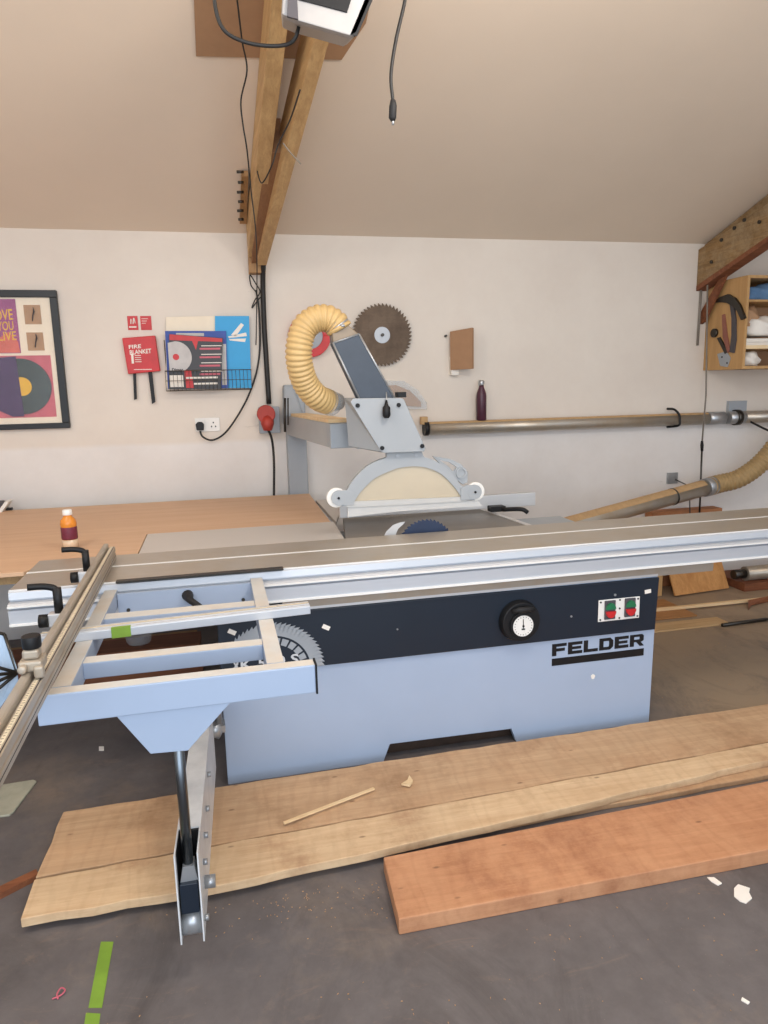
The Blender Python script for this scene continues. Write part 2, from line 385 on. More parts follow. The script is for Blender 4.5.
# projector hanging at the top
yb = 2.25
T = thing('projector', 'silver and black projector unit hanging from the ceiling, cut by the top edge', 'projector', (.36, 2.35, 2.55))
a = [PW(282, 14, yb), PW(296, 20, yb), PW(352, 36, yb), PW(357, 33, yb), PW(377, -14, yb), PW(300, -34, yb), PW(284, -20, yb)]
obj('body', MB().prism([p+Vector((0, .03, .006)) for p in a], (.03, .30, .11)), PROJ, T, .006)
obj('face_frame', MB().prism([p+Vector((0, 0, 0)) for p in a], (0, .03, .006)), PROJ, T, .004)
obj('dark_panel', MB().prism([PW(298, -3, yb), PW(298, 0, yb), PW(347, 13, yb), PW(352, -3, yb), PW(356, -14, yb), PW(305, -26, yb)], (0, -.006, 0)), BLACK, T)
obj('side_trim', MB().prism([PW(350, 35, yb), PW(357, 36, yb), PW(378, -12, yb), PW(370, -13, yb)], (.004, .1, .04)), BLACK, T)
obj('corner_grip', MB().prism([PW(287, 17.5, yb), PW(298, 20.5, yb), PW(297, 0, yb), PW(288, -2, yb)], (0, -.008, 0)), LEATH, T)
obj('ceiling_bracket', MB().box(.40, .46, 2.50, 2.56, 2.83, cz(2.56)), STEELD, T)
single('power_cable', MB().tube(spline([PW(214, -30, 2.35), PW(215, 5, 2.35), PW(224, 30, 2.35), PW(245, 42, 2.35), PW(272, 46, 2.35), PW(292, 42, 2.35), PW(299, 25, 2.35), PW(300, 5, 2.45)]), .006, 8), WIRE,
       'black cable looping below the projector across the rafters', 'cable')
T = thing('dangling_lead', 'black cord hanging alone with a plug on its end', 'lead', (.55, 2.3, 2.3))
obj('cable', MB().tube(spline([(.66, 2.3, cz(2.3)-.004), PW(410, -40, 2.3), PW(405, 0, 2.3), PW(396, 40, 2.3), PW(391, 75, 2.3), PW(393, 102, 2.3)]), .0055, 8), WIRE, T)
obj('plug', MB().tube([PW(393, 100, 2.3), PW(393, 106, 2.3), PW(392.5, 118, 2.3), PW(393, 121, 2.3)], [.008, .012, .012, .007], 10), RUBBER, T)
obj('pin', MB().cyl(PW(393, 120, 2.3), PW(393, 125, 2.3), .004, 8), STEEL, T)

def wallcable(name, pts, r, mat, label, y=4.82, cat='cable'):
    return single(name, MB().tube(spline([PW(p[0], p[1], p[2] if len(p) > 2 else y) for p in pts], 6), r, 8), mat, label, cat)
wallcable('conduit_cable', [(277, 192, 4.15), (272, 210, 4.35), (266, 240, 4.6), (263, 275, 4.78), (264, 320), (266, 355), (269, 404)], .017, WIRE, 'thick black cable running down the wall from the truss to the red socket')
wallcable('thin_wire', [(236, -10, 2.9), (242, 40, 3.1), (247, 70, 3.25), (241, 100, 3.35), (243, 125, 3.4), (247, 150, 3.45), (251, 190, 3.7), (256, 235, 4.3), (257, 280, 4.7), (256, 345)], .0035, WIRE, 'thin black wire straggling down the left rafter')
wallcable('loose_wire', [(300, 90, 2.9), (290, 120, 3.1), (278, 145, 3.3), (272, 165, 3.6), (262, 183, 3.7), (257, 170, 3.9), (256, 160, 4.0)], .0035, WIRE, 'black loose wire looped between the two rafters')
wallcable('frayed_wire', [(283, 143, 3.3), (290, 152, 3.3), (301, 164, 3.3)], .003, WIREG, 'short frayed grey wire end sticking out right of the rafter')
wallcable('tied_back_wire', [(256, 292), (251, 285), (250, 275, 4.79), (256, 284), (260, 292), (255, 300), (252, 308), (258, 300), (262, 296)], .004, WIRE, 'tangle of black wire gathered just below the truss foot')

# ------------------------------------------------------------------ framed picture
def rect(mb, u0, v0, u1, v1, y, th): 
    a, c = PW(u0, v0, y), PW(u1, v1, y); return mb.box(min(a.x, c.x), max(a.x, c.x), y, y+th, min(a.z, c.z), max(a.z, c.z))
FX, FZ0, FZ1, FY = -1.01, 1.388, 2.238, 4.815
T = thing('framed_record', 'black framed display of record sleeve and vinyl hung on the wall at left edge', 'framed picture', (-1.45, 4.84, FZ0))
XLF = -1.92
mb = MB().box(XLF, FX, FY, 4.848, FZ1-.043, FZ1).box(XLF, FX, FY, 4.848, FZ0, FZ0+.035).box(FX-.043, FX, FY, 4.848, FZ0+.035, FZ1-.043).box(XLF, XLF+.043, FY, 4.848, FZ0+.035, FZ1-.043)
obj('frame', mb, FRAMEB, T, .003)
obj('mount', MB().box(XLF+.043, FX-.043, 4.835, 4.845, FZ0+.035, FZ1-.043), CREAM, T)
obj('sleeve_print', MB().box(-1.85, -1.253, 4.830, 4.835, 1.86, 2.185), MAGEN, T)
obj('coral_patch', MB().xz([(-1.385, 1.863), (-1.256, 1.863), (-1.262, 1.93), (-1.31, 1.99), (-1.40, 1.93)], 4.829, 4.830), CORAL, T)
obj('dark_patch', MB().xz([(-1.55, 1.863), (-1.375, 1.863), (-1.39, 1.95), (-1.43, 2.0), (-1.5, 1.98)], 4.8285, 4.8295), VINYL, T)
mb = MB().text('LOVE', -1.405, -1.275, 2.055, 2.12, 4.829, tilt=.05, bold=.01).text('YOU', -1.37, -1.278, 1.995, 2.05, 4.829, tilt=.05, bold=.01).text('LIVE', -1.37, -1.268, 1.935, 1.988, 4.829, tilt=.05, bold=.01)
obj('sleeve_lettering', mb, YEL, T)
for z0, z1 in ((2.035, 2.15), (1.875, 1.985)):
    q = obj('photo_card', MB().box(-1.21, -1.115, 4.830, 4.835, z0, z1), MDF, T)
    obj('photo_figure', MB().tube([(-1.165, 4.829, z0+.02), (-1.16, 4.829, z0+.05), (-1.15, 4.829, z0+.075), (-1.155, 4.829, z0+.1)], [.018, .02, .03, .01], 10, flat=.1), LEATH, q)
obj('pink_sleeve', MB().box(-1.85, -1.085, 4.831, 4.835, 1.462, 1.845), PINK, T)
obj('vinyl', MB().cyl((-1.268, 4.831, 1.655), (-1.268, 4.824, 1.655), .172, 48), VINYL, T)
obj('record_label', MB().cyl((-1.268, 4.8235, 1.655), (-1.268, 4.8225, 1.655), .058, 32), YEL, T)
obj('purple_shape', MB().xz([(-1.85, 1.60), (-1.85, 1.80), (-1.50, 1.76), (-1.42, 1.83), (-1.283, 1.84), (-1.272, 1.47), (-1.34, 1.47), (-1.45, 1.53)], 4.820, 4.8225), PURP, T)
gl = obj('glazing', MB().box(XLF+.043, FX-.043, 4.8175, 4.819, FZ0+.035, FZ1-.043), plain('picture_glass', '#f4f8fa', .05, alpha=.035), T)

# ------------------------------------------------------------------ stickers and fire blanket
def sticker(u0, v0, u1, v1, label):
    T = thing('wall_sticker', label, 'sign', PW((u0+u1)/2, v1, 4.847)); mb = MB(); rect(mb, u0, v0, u1, v1, 4.8455, .003); obj('sheet', mb, RED, T); return T
T = sticker(127, 316, 138.5, 330, 'left one of two small red signs above the fire blanket, with figure mark')
mb = MB(); a, c = PW(129, 318, 4.845), PW(137, 324, 4.845)
mb.tube([(a.x+.008, 4.845, c.z), (a.x+.012, 4.845, a.z-.005)], .004, 6).tube([(a.x+.022, 4.845, c.z), (a.x+.028, 4.845, a.z)], .004, 6).tube([(a.x+.036, 4.845, c.z+.004), (a.x+.030, 4.845, a.z)], .003, 6)
a = PW(129, 327, 4.845); mb.box(a.x, a.x+.045, 4.844, 4.8455, a.z-.004, a.z+.004); obj('pictogram', mb, PAPER, T)
T = sticker(140, 316, 152, 330, 'right one of two small red signs above the fire blanket, with text lines')
mb = MB(); a = PW(141.5, 319, 4.845)
for k in range(3): mb.box(a.x, a.x+.04-.008*k, 4.844, 4.8455, a.z-.014*k, a.z-.014*k+.003)
obj('print_lines', mb, PAPER, T)
T = thing('fire_blanket_case', 'red fire blanket case with two black pull straps on the wall', 'fire blanket', PW(142, 374, 4.84))
q = [PW(122, 338, 4.80), PW(155, 335.5, 4.80), PW(160, 371, 4.80), PW(128, 374, 4.80)]
obj('case', MB().prism(q, (0, .05, 0)), RED, T, .004)
tl = (q[1].z-q[0].z)/(q[1].x-q[0].x)
a = PW(129, 349, 4.8); obj('lettering', MB().text('FIRE', a.x, a.x+.075, a.z, a.z+.024, 4.799, tilt=tl, bold=.02).text('BLANKET', a.x+.003, a.x+.135, a.z-.036, a.z-.008, 4.799, tilt=tl, bold=.02), PAPER, T)
mb = MB(); a = PW(131, 354, 4.8)
mb.box(a.x, a.x+.014, 4.798, 4.8, a.z-.06, a.z)
for k in range(4): mb.box(a.x+.022, a.x+.06, 4.798, 4.8, a.z-.012-.013*k, a.z-.008-.013*k)
mb.box(a.x+.01, a.x+.12, 4.798, 4.8, a.z-.10, a.z-.096); obj('small_print', mb, PAPER, T)
obj('pull_strap', MB().prism([PW(133, 372, 4.82), PW(136, 372, 4.82), PW(137, 399, 4.82), PW(134, 400, 4.82)], (0, .003, 0)), BLACK, T)
obj('pull_strap', MB().prism([PW(148, 371, 4.82), PW(152, 370.5, 4.82), PW(155.5, 402, 4.82), PW(152, 404, 4.82)], (0, .003, 0)), BLACK, T)

# ------------------------------------------------------------------ wire rack with brochures
RY = 4.73
a, b = PW(166.5, 391, RY), PW(252, 389, RY); zt = PW(166, 371, RY).z
mb = MB()
for y in (RY, 4.84):
    for z in (a.z, zt): mb.tube([(a.x, y, z), (b.x, y, z)], .0028, 6)
mb.tube([(a.x, RY, (a.z+zt)/2), (b.x, RY, (a.z+zt)/2)], .002, 6)
for z in (a.z, zt):
    for x in (a.x, b.x): mb.tube([(x, RY, z), (x, 4.84, z)], .0028, 6)
n = 22
for i in range(n+1):
    x = a.x+(b.x-a.x)*i/n; mb.tube([(x, 4.84, a.z), (x, RY, a.z), (x, RY, zt)], .0016, 5)
for x in (a.x, b.x): mb.tube([(x, 4.842, zt), (x, 4.842, zt+.2)], .0028, 6)
single('wire_rack', mb, metal('rack_wire', '#6d665c', .5, 'Z'), 'small wire wall rack holding brochures above the socket', 'rack')
bz = a.z+.004
def sheet(name, corners, y, th, mat, label, parts=None, cat='brochure', group=None):
    c = [PW(u, v, y) for u, v in corners]
    T = thing(name, label, cat, (c[-1].x, y, min(p.z for p in c)), group=group)
    obj('cover', MB().prism(c, (0, th, 0)), mat, T); return T
sheet('card_folder', [(166, 317), (215.5, 316), (215.5, 386), (166, 388)], 4.825, .012, CREAM, 'cream card folder standing at the back left of the wire rack', cat='folder')
T = sheet('blue_folder', [(215, 316), (249, 316), (251.5, 388), (215, 388)], 4.812, .010, BLUEF, 'bright blue folder with white strokes at the right of the wire rack', cat='folder')
mb = MB()
for l in ([(231, 335), (241, 323), (244, 325), (236, 336)], [(228, 336.5), (246, 332.5), (247, 336), (229, 338)], [(229, 339), (246, 338.5), (245, 342), (230, 340.5)]):
    mb.prism([PW(u, v, 4.811) for u, v in l], (0, .001, 0))
obj('white_strokes', mb, PAPER, T)
T = sheet('catalogue', [(165, 331), (226, 331), (228, 388), (168, 389)], 4.79, .012, BLUED, 'dark blue catalogue behind the black and red brochure in the rack', cat='catalogue')
mb = MB(); mb.prism([PW(176, 333, 4.789), PW(204, 333, 4.789), PW(204, 336, 4.789), PW(176, 336, 4.789)], (0, .001, 0)); mb.prism([PW(222, 344, 4.789), PW(226, 344, 4.789), PW(227, 385, 4.789), PW(222, 385, 4.789)], (0, .001, 0)); obj('pale_print', mb, SILV, T)
T = sheet('brochure', [(169, 334), (223, 338), (221, 389), (169, 389)], 4.76, .010, MAG, 'black and red brochure showing a silver saw blade, front of the rack', cat='brochure')
yb2 = 4.758
obj('red_print', MB().prism([PW(169.5, 334.3, yb2), PW(222.5, 338.5, yb2), PW(222, 342, yb2), PW(198, 341, yb2), PW(196, 350, yb2), PW(192, 341, yb2), PW(169.5, 340, yb2)], (0, .002, 0)).prism([PW(184, 370, yb2), PW(191, 370, yb2), PW(194, 388, yb2), PW(186, 388, yb2)], (0, .002, 0)), RED, T)
c = PW(176, 357, yb2); r = .098
mb = MB().xz([(c.x-.045, c.z-r*.9)] + [(c.x+r*cos(t), c.z+r*sin(t)) for t in [(-1.15+2.75*k/24) for k in range(25)]] + [(c.x-.045, c.z+r*.9)], yb2-.0012, yb2)
obj('blade_print', mb, SILV, T); obj('blade_centre', MB().cyl((c.x, yb2-.001, c.z), (c.x, yb2-.003, c.z), .02, 16), RED, T)
mb = MB(); mr = MB()
for k in range(4):
    p = PW(201, 345+k*8.5, yb2); mb.box(p.x, p.x+.13, yb2-.001, yb2, p.z-.008, p.z-.003)
    mr.box(p.x-.01, p.x+.12, yb2-.001, yb2, p.z-.03, p.z-.018)
for k in range(2):
    p = PW(186, 377+k*6, yb2); mb.box(p.x+.05*k, p.x+.2, yb2-.0015, yb2, p.z-.012, p.z)
p = PW(169.5, 388, yb2); mb.box(p.x+.005, p.x+.09, yb2-.0015, yb2, p.z+.005, p.z+.08)
obj('white_print', mb, PAPER, T); obj('pink_print', mr, PINK, T)
p = PW(170.5, 371, yb2); obj('brand_word', MB().text('Dimar', p.x+.01, p.x+.08, p.z-.004, p.z+.018, yb2-.0015, bold=.03), MAG, T)

# ------------------------------------------------------------------ sockets
T = thing('wall_socket', 'white double wall socket below the wire rack', 'socket', PW(208, 433, 4.84))
obj('faceplate', MB().box(-.235, -.073, 4.838, 4.85, 1.333, 1.424), WHITE, T, .003)
mb = MB()
for x, z in ((-.115, 1.392), (-.128, 1.366), (-.102, 1.366)): mb.box(x-.004, x+.004, 4.8365, 4.8385, z-.005, z+.005)
obj('pin_holes', mb, BLACK, T); obj('rocker_switch', MB().box(-.165, -.145, 4.833, 4.838, 1.395, 1.415), WHITE, T, .001); obj('rocker_switch', MB().box(-.19, -.172, 4.833, 4.838, 1.395, 1.415), WHITE, T, .001)
T = thing('plug_lead', 'black plug in the double socket with its lead rising to the cables', 'plug', (-.2, 4.82, 1.35))
obj('plug', MB().prism([(-.225, 4.80, 1.345), (-.18, 4.80, 1.345), (-.175, 4.80, 1.385), (-.19, 4.80, 1.40), (-.215, 4.80, 1.40), (-.23, 4.80, 1.385)], (0, .036, 0)), BLACK, T, .004)
obj('lead', MB().tube(spline([PW(200, 431, 4.81), PW(203, 437, 4.81), (PW(213, 440, 4.81)), PW(226, 432, 4.81), PW(240, 412, 4.82), PW(250, 392, 4.83), PW(257, 370, 4.83), PW(260, 345, 4.83), PW(259, 310, 4.83), PW(256, 290, 4.82)], 8), .006, 8), WIRE, T)
T = thing('isolator_socket', 'dusty red round industrial socket at the foot of the thick cable', 'socket', PW(267, 434, 4.84))
obj('back_box', MB().box(.186, .325, 4.79, 4.85, 1.31, 1.487), GREYD, T, .005)
a = PW(266, 414, 4.76); obj('red_cap', MB().cyl((a.x, 4.79, a.z), (a.x, 4.72, a.z), .06, 24), REDD, T, .006)
b = PW(267.5, 423, 4.72); obj('red_plug', MB().tube([(b.x, 4.76, b.z+.03), (b.x, 4.73, b.z-.01), (b.x, 4.73, b.z-.05)], [.045, .042, .028], 16), REDD, T)
obj('lead', MB().tube(spline([(b.x, 4.735, b.z-.04), PW(272, 440, 4.76), PW(274, 462, 4.78), PW(274, 494, 4.78), PW(274, 540, 4.8)], 8), .008, 8), WIRE, T)

# ------------------------------------------------------------------ things hung on the wall
def gear(c, r0, r1, n, skew=.7):
    o = []
    for i in range(n):
        a = 2*pi*i/n; st = 2*pi/n
        o += [(c[0]+r0*cos(a), c[1]+r0*sin(a)), (c[0]+r1*cos(a+st*skew), c[1]+r1*sin(a+st*skew)), (c[0]+r1*cos(a+st*(skew+.14)), c[1]+r1*sin(a+st*(skew+.14)))]
    return o
T = thing('red_ring_disc', 'red ringed grey disc hanging on the wall behind the yellow hose', 'disc', (.555, 4.84, 1.80))
obj('ring', MB().ring((.553, 1.952), .088, .142, 4.80, 4.84), RED, T, .003)
obj('centre_plate', MB().cyl((.553, 4.815, 1.952), (.553, 4.84, 1.952), .09, 32), GREYD, T)
c = (1.053, 1.953)
T = thing('circular_saw_blade', 'large weathered brown circular saw blade hanging on the wall', 'saw blade', (c[0], 4.82, c[1]-.21))
obj('blade_disc', MB().xz(gear(c, .192, .212, 48), 4.818, 4.822), BROWNST, T)
obj('hub', MB().cyl((c[0], 4.818, c[1]), (c[0], 4.815, c[1]), .055, 32), STEEL, T)
obj('nail', MB().cyl((c[0], 4.85, c[1]), (c[0], 4.795, c[1]), .011, 10), STEELD, T)
T = thing('spare_guard_cover', 'curved spare guard cover of clear plastic and tan board behind the saw head', 'guard cover', (1.22, 4.82, 1.44))
o = [PW(u, v, 4.82) for u, v in ((385, 380.5), (404, 381), (418, 390), (427, 403), (427, 409.5), (400, 409))]
obj('clear_shell', MB().prism(o, (0, .02, 0)), CLEARP, T)
obj('tan_core', MB().prism([PW(u, v, 4.835) for u, v in ((384, 386), (396, 385), (410, 391), (421, 402), (421, 407), (384, 404))], (0, .01, 0)), MDF, T)
T = thing('hanging_board', 'small brown rectangular board angled off the wall left of the bottle', 'board', PW(456, 376, 4.8))
obj('board', MB().hexa([(1.535, 4.80, 1.708), (1.66, 4.70, 1.712), (1.68, 4.712, 1.712), (1.555, 4.812, 1.708)], [(1.535, 4.80, 1.972), (1.66, 4.70, 1.99), (1.68, 4.712, 1.99), (1.555, 4.812, 1.972)]), BROWNB, T, .002)
obj('wall_block', MB().box(1.545, 1.60, 4.80, 4.85, 1.672, 1.80), PAPER, T)
obj('nail', MB().cyl((1.515, 4.85, 1.945), (1.515, 4.82, 1.945), .008, 8), STEELD, T)

# pipe along the wall
PR = .045; PY = 4.79; PZ = 1.303
T = thing('dust_pipe', 'long grey metal extraction pipe running level along the wall', 'pipe', (2.7, PY, PZ-PR))
obj('pipe', MB().cyl((1.36, PY, PZ), (3.62, PY, PZ), PR, 32), GALV, T)
obj('dust_layer', MB().prism([(1.37, PY+PR*1.02*cos(t), PZ+PR*sin(t)*1.04) for t in [pi*.25+pi*.50*k/10 for k in range(11)]], (2.24, 0, 0)), DUST, T)
obj('end_collar', MB().ring((0, 0), 0.001, .01, 0, .01), BLACK, T).hide_render = False
bpy.data.objects.remove([o for o in T.children if o.name.startswith('end_collar')][0])
obj('end_cap', MB().cyl((1.335, PY, PZ), (1.365, PY, PZ), PR*1.12, 28), BLACK, T)
obj('end_fitting', MB().box(1.31, 1.36, PY-.02, PY+.02, PZ+.03, PZ+.085), DUST, T, .004)
for x, r in ((3.62, 1.1), (3.80, 1.1)):
    obj('coupling', MB().cyl((x, PY, PZ), (x+.14, PY, PZ), PR*r, 28), STEEL, T)
obj('pipe_extension', MB().cyl((3.93, PY, PZ), (4.9, PY, PZ), PR*1.05, 28), GALV, T)
obj('clamp_band', MB().cyl((3.86, PY, PZ), (3.90, PY, PZ), PR*1.35, 28), STEELD, T)
obj('wall_plate', MB().box(3.83, 3.99, 4.82, 4.85, 1.345, 1.43), GREYD, T)
obj('valve_lever', MB().tube([(3.95, 4.72, 1.27), (4.02, 4.66, 1.22), (4.12, 4.62, 1.17)], .008, 8), BLACK, T)
mb = MB().tube(spline([(3.305, 4.845, 1.385), (3.305, 4.76, 1.382), (3.330, 4.735, 1.345), (3.335, 4.728, 1.30), (3.330, 4.735, 1.262), (3.31, 4.845, 1.245)], 6), .009, 8)
obj('pipe_hook', mb, BLACK, T)
# bottle on pipe
T = thing('water_bottle', 'plum coloured metal bottle standing on the wall pipe', 'bottle', (1.765, PY, PZ+PR+.002))
obj('body', MB().lathe([(.03, 0), (.036, .008), (.036, .17), (.033, .195), (.018, .235), (.016, .25)], (1.765, PY, PZ+PR+.0)), BPURP, T)
obj('cap', MB().lathe([(.019, .248), (.021, .252), (.021, .278), (.017, .284)], (1.765, PY, PZ+PR)), STEEL, T)

# lower slanting pipe + hose
T = thing('slanted_dust_pipe', 'metal extraction pipe slanting down behind the saw with ribbed hose end', 'pipe', (2.9, 4.6, .3))
def dc(u, v, y): return PW(u, v, y)
p0, p1 = dc(560, 528, 4.25), dc(711, 486, 4.62)
p00 = p0 + (p0-p1)*.45
obj('pipe', MB().cyl(p00, p1, .06, 32), GALV, T)
obj('hose', ribbed([p1-(p1-p0)*.02, p1+(p1-p0)*.06, dc(740, 478, 4.60), dc(762, 462, 4.56), dc(785, 435, 4.5), dc(815, 405, 4.45)], .068, .030, .12), HOSEB, T)
obj('dust_layer', MB().prism([p0+Vector((0, 0, 0))+(Vector((0, 0, 1))*sin(t)*.062+Vector(((p1-p0).y, -(p1-p0).x, 0)).normalized()*cos(t)*.062) for t in [pi*.18+pi*.6*k/10 for k in range(11)]], (p1-p0)*.93), DUST, T)
obj('hose_collar', MB().cyl(p1-(p1-p0)*.05, p1+(p1-p0)*.01, .07, 28), STEEL, T)
q = p0.lerp(p1, .72); ax = (p1-p0).normalized()
obj('band', MB().cyl(q-ax*.006, q+ax*.006, .064, 28), STEELD, T)
obj('hanger_plate', MB().box(3.33, 3.42, 4.835, 4.85, .80, .885), STEEL, T)
obj('hanger_rod', MB().tube([(3.40, 4.84, .83), (3.40, 4.66, .80), (3.40, 4.62, .45)], .005, 6), STEELD, T)

# hanging rod and small conduit
T = thing('hanging_rod', 'thin rod hanging down the wall past the cupboard and pipe', 'rod', (3.61, 4.74, .6))
obj('cord', MB().tube([PW(707.5, 285, 4.70), PW(706, 395, 4.70), PW(702, 443, 4.70)], .006, 8), WIREG, T)
obj('lower_rod', MB().tube([PW(702, 447, 4.70), PW(699.5, 514, 4.70)], .007, 8), STEELD, T)
obj('joint', MB().tube([PW(702, 441, 4.70), PW(702, 445, 4.70), PW(702, 451, 4.70)], [.008, .013, .010], 8), BLACK, T)
single('wall_conduit', MB().tube([(3.535, 4.835, 2.31), (3.53, 4.835, 1.86)], .009, 8), WIREG, 'short white wall conduit just left of the cupboard', 'conduit')

# ------------------------------------------------------------------ wall cupboard right
CX0, CX1, CY0, CZ0, CZ1 = 3.60, 4.75, 4.42, 1.67, 2.315
T = thing('wall_cupboard', 'open wooden wall cupboard with shelves at the right edge', 'cupboard', (4.1, 4.64, CZ0))
obj('side_panel', MB().box(CX0, CX0+.02, CY0, WY-.002, CZ0, CZ1), CABW, T, .002)
obj('side_panel', MB().box(CX1-.02, CX1, CY0, WY-.002, CZ0, CZ1), CABW, T, .002)
obj('top_panel', MB().box(CX0+.02, CX1-.02, CY0, WY-.002, CZ1-.02, CZ1), CABW, T, .002)
obj('bottom_panel', MB().box(CX0+.02, CX1-.02, CY0, WY-.002, CZ0, CZ0+.02), CABW, T, .002)
obj('back_panel', MB().box(CX0+.02, CX1-.02, WY-.02, WY-.004, CZ0+.02, CZ1-.02), MDF, T)
obj('shelf', MB().box(CX0+.02, CX1-.02, CY0+.01, WY-.02, 1.81, 1.835), PALEW, T, .002)
obj('shelf', MB().box(CX0+.02, CX1-.02, CY0+.04, WY-.02, 2.14, 2.155), CABW, T, .002)
def lump(c, s, seed, n=1):
    rnd = random.Random(seed); bm = bmesh.new(); bmesh.ops.create_icosphere(bm, subdivisions=3, radius=1)
    ph = [rnd.uniform(0, 6) for _ in range(6)]
    mb = MB(); vs = []
    for v in bm.verts:
        k = 1+.16*sin(3.1*v.co.x+ph[0])*cos(4*v.co.y+ph[1])+.14*sin(7*v.co.z+5*v.co.x+ph[2])
        z = v.co.z*k; z = max(z, -.6)
        vs.append((c[0]+v.co.x*k*s[0], c[1]+v.co.y*k*s[1], c[2]+(z+.6)*s[2]))
    fs = [tuple(v.index for v in f.verts) for f in bm.faces]; bm.free()
    return mb.add(vs, fs, True)
single('blue_rag', lump((3.86, 4.56, 2.156), (.14, .09, .075), 3), BLUEC, 'crumpled blue rag on the top shelf of the cupboard', 'rag')
T = thing('black_carton', 'small black box with a pale label at the left of the top cupboard shelf', 'box', (3.67, 4.6, 2.156))
obj('carton', MB().box(3.63, 3.71, 4.53, 4.70, 2.156, 2.28), BLACK, T, .002); obj('label', MB().box(3.635, 3.70, 4.527, 4.53, 2.165, 2.20), PAPER, T)
single('tan_cloth', lump((3.74, 4.60, 1.96), (.10, .1, .10), 5), MDF, 'bundled tan cloth under the top cupboard shelf', 'cloth')
single('cream_cloth', lump((3.84, 4.56, 1.905), (.17, .12, .085), 9), PAPER, 'pale crumpled cloth heaped on the middle cupboard shelf', 'cloth')
mb = MB()
single('paper_stack', MB().box(3.64, 4.3, 4.48, 4.75, 1.836, 1.86).box(3.65, 4.2, 4.47, 4.74, 1.861, 1.885), PAPER, 'flat stack of white paper on the middle cupboard shelf', 'paper')
single('white_bag', lump((3.74, 4.55, 1.692), (.085, .08, .07), 12), PAPER, 'crumpled white bag in the bottom of the cupboard', 'bag')
# tools on side panel (plane x = CX0)
def SX(u, v, x=CX0-.012):
    d = ray(u, v); return Vector((0, 0, H))+d*(x/d.x)
def flatpoly(name, uv, mat, parent, th=.012, x=CX0):
    return obj(name, MB().prism([SX(u, v, x) for u, v in uv], (-th, 0, 0)), mat, parent, .002)
T = thing('claw_hammer', 'dark claw hammer head hanging on the cupboard side', 'hammer', SX(730, 322))
flatpoly('head', [(715, 303), (722, 297), (730, 294), (737, 298), (742, 305), (747, 318), (743, 320), (739, 311), (734, 306), (729, 303), (721, 302)], STEELD, T, .02)
flatpoly('handle', [(731, 303), (735, 304), (737, 320), (737, 340), (735, 353), (731, 352), (733, 335), (733, 318)], LEATH, T, .015)
T = thing('pincers', 'worn red handled pincers hanging below the hammer on the cupboard side', 'pincers', SX(727, 350))
flatpoly('handle', [(723, 315), (725.5, 314), (728, 335), (731, 350), (728.5, 353), (724, 338)], plain('worn_red_handle', '#8f5a4c', .6), T, .012)
flatpoly('jaw', [(718, 338), (721, 337), (729, 352), (726, 354)], STEELD, T, .012)
single('round_tool_disc', MB().cyl(SX(715.5, 333, CX0-.002), SX(715.5, 333, CX0-.002)+Vector((-.02, 0, 0)), .032, 20), STEELD, 'small dark round disc hung on the cupboard side left of pincers', 'disc')
T = thing('metal_bracket', 'small grey metal plate with holes low on the cupboard side', 'bracket', SX(724, 367))
flatpoly('plate', [(718, 354), (727, 351), (731, 358), (728, 367), (721, 366)], GREYD, T, .008)
for q in ((722, 357), (727, 363)):
    p = SX(q[0], q[1], CX0-.010); obj('hole', MB().cyl(p, p+Vector((-.001, 0, 0)), .007, 10), BLACK, T)

# ================================================================== WORKBENCH
T = thing('workbench', 'wide plywood topped outfeed bench against the wall left of the saw', 'bench', (-.6, 4.2, 0), 'M')
BZ = .893
obj('top_sheet', MB().xy([(-3.0, 3.02), (-.80, 3.02), (-.72, 3.185), (-.376, 3.185), (-.376, 3.652), (.566, 3.652), (.592, 4.72), (-3.0, 4.75)], BZ-.018, BZ), PLY, T, .0015)
obj('under_frame', MB().box(-2.9, -.45, 3.24, 3.28, .79, BZ-.018).box(-2.9, .5, 4.6, 4.64, .79, BZ-.018).box(-.45, .5, 3.72, 3.76, .79, BZ-.018).box(-2.9, -2.86, 3.28, 4.6, .79, BZ-.018).box(.46, .5, 3.76, 4.6, .79, BZ-.018), PINE, T)
for x, y in ((-2.85, 3.28), (-2.85, 4.56), (.42, 4.56), (-1.9, 4.56), (.42, 3.8)):
    obj('leg', MB().box(x-.035, x+.035, y, y+.07, 0, .79), PINEZ, T, .002)
# timber stored under bench
for k, (x0, x1, y0, y1, z0, mat) in enumerate(((-1.5, -.16, 3.95, 4.2, 0, REDDK), (-1.4, -.18, 4.22, 4.44, 0, REDDK), (-1.45, -.20, 4.0, 4.22, .05, REDDK), (-1.3, -.2, 4.24, 4.42, .05, PINEZ), (-1.35, -.17, 4.02, 4.24, .10, REDDK))):
    single('stored_timber', MB().box(x0, x1, y0, y1, z0, z0+.05), mat, ('front reddish board on the floor under the bench', 'rear reddish board on the floor under the bench', 'second reddish board stacked under the bench', 'paler pine board stacked at the back under the bench', 'topmost reddish board of the stack under the bench')[k], 'timber', 'timber stored under the bench', None, .002, 'M')
single('clear_tub', MB().lathe([(.06, 0), (.07, .01), (.075, .05), (.077, .055), (.07, .057)], (-.52, 4.14, .151)), CLEARP, 'translucent plastic tub on the timber under the bench', 'tub', frame='M')
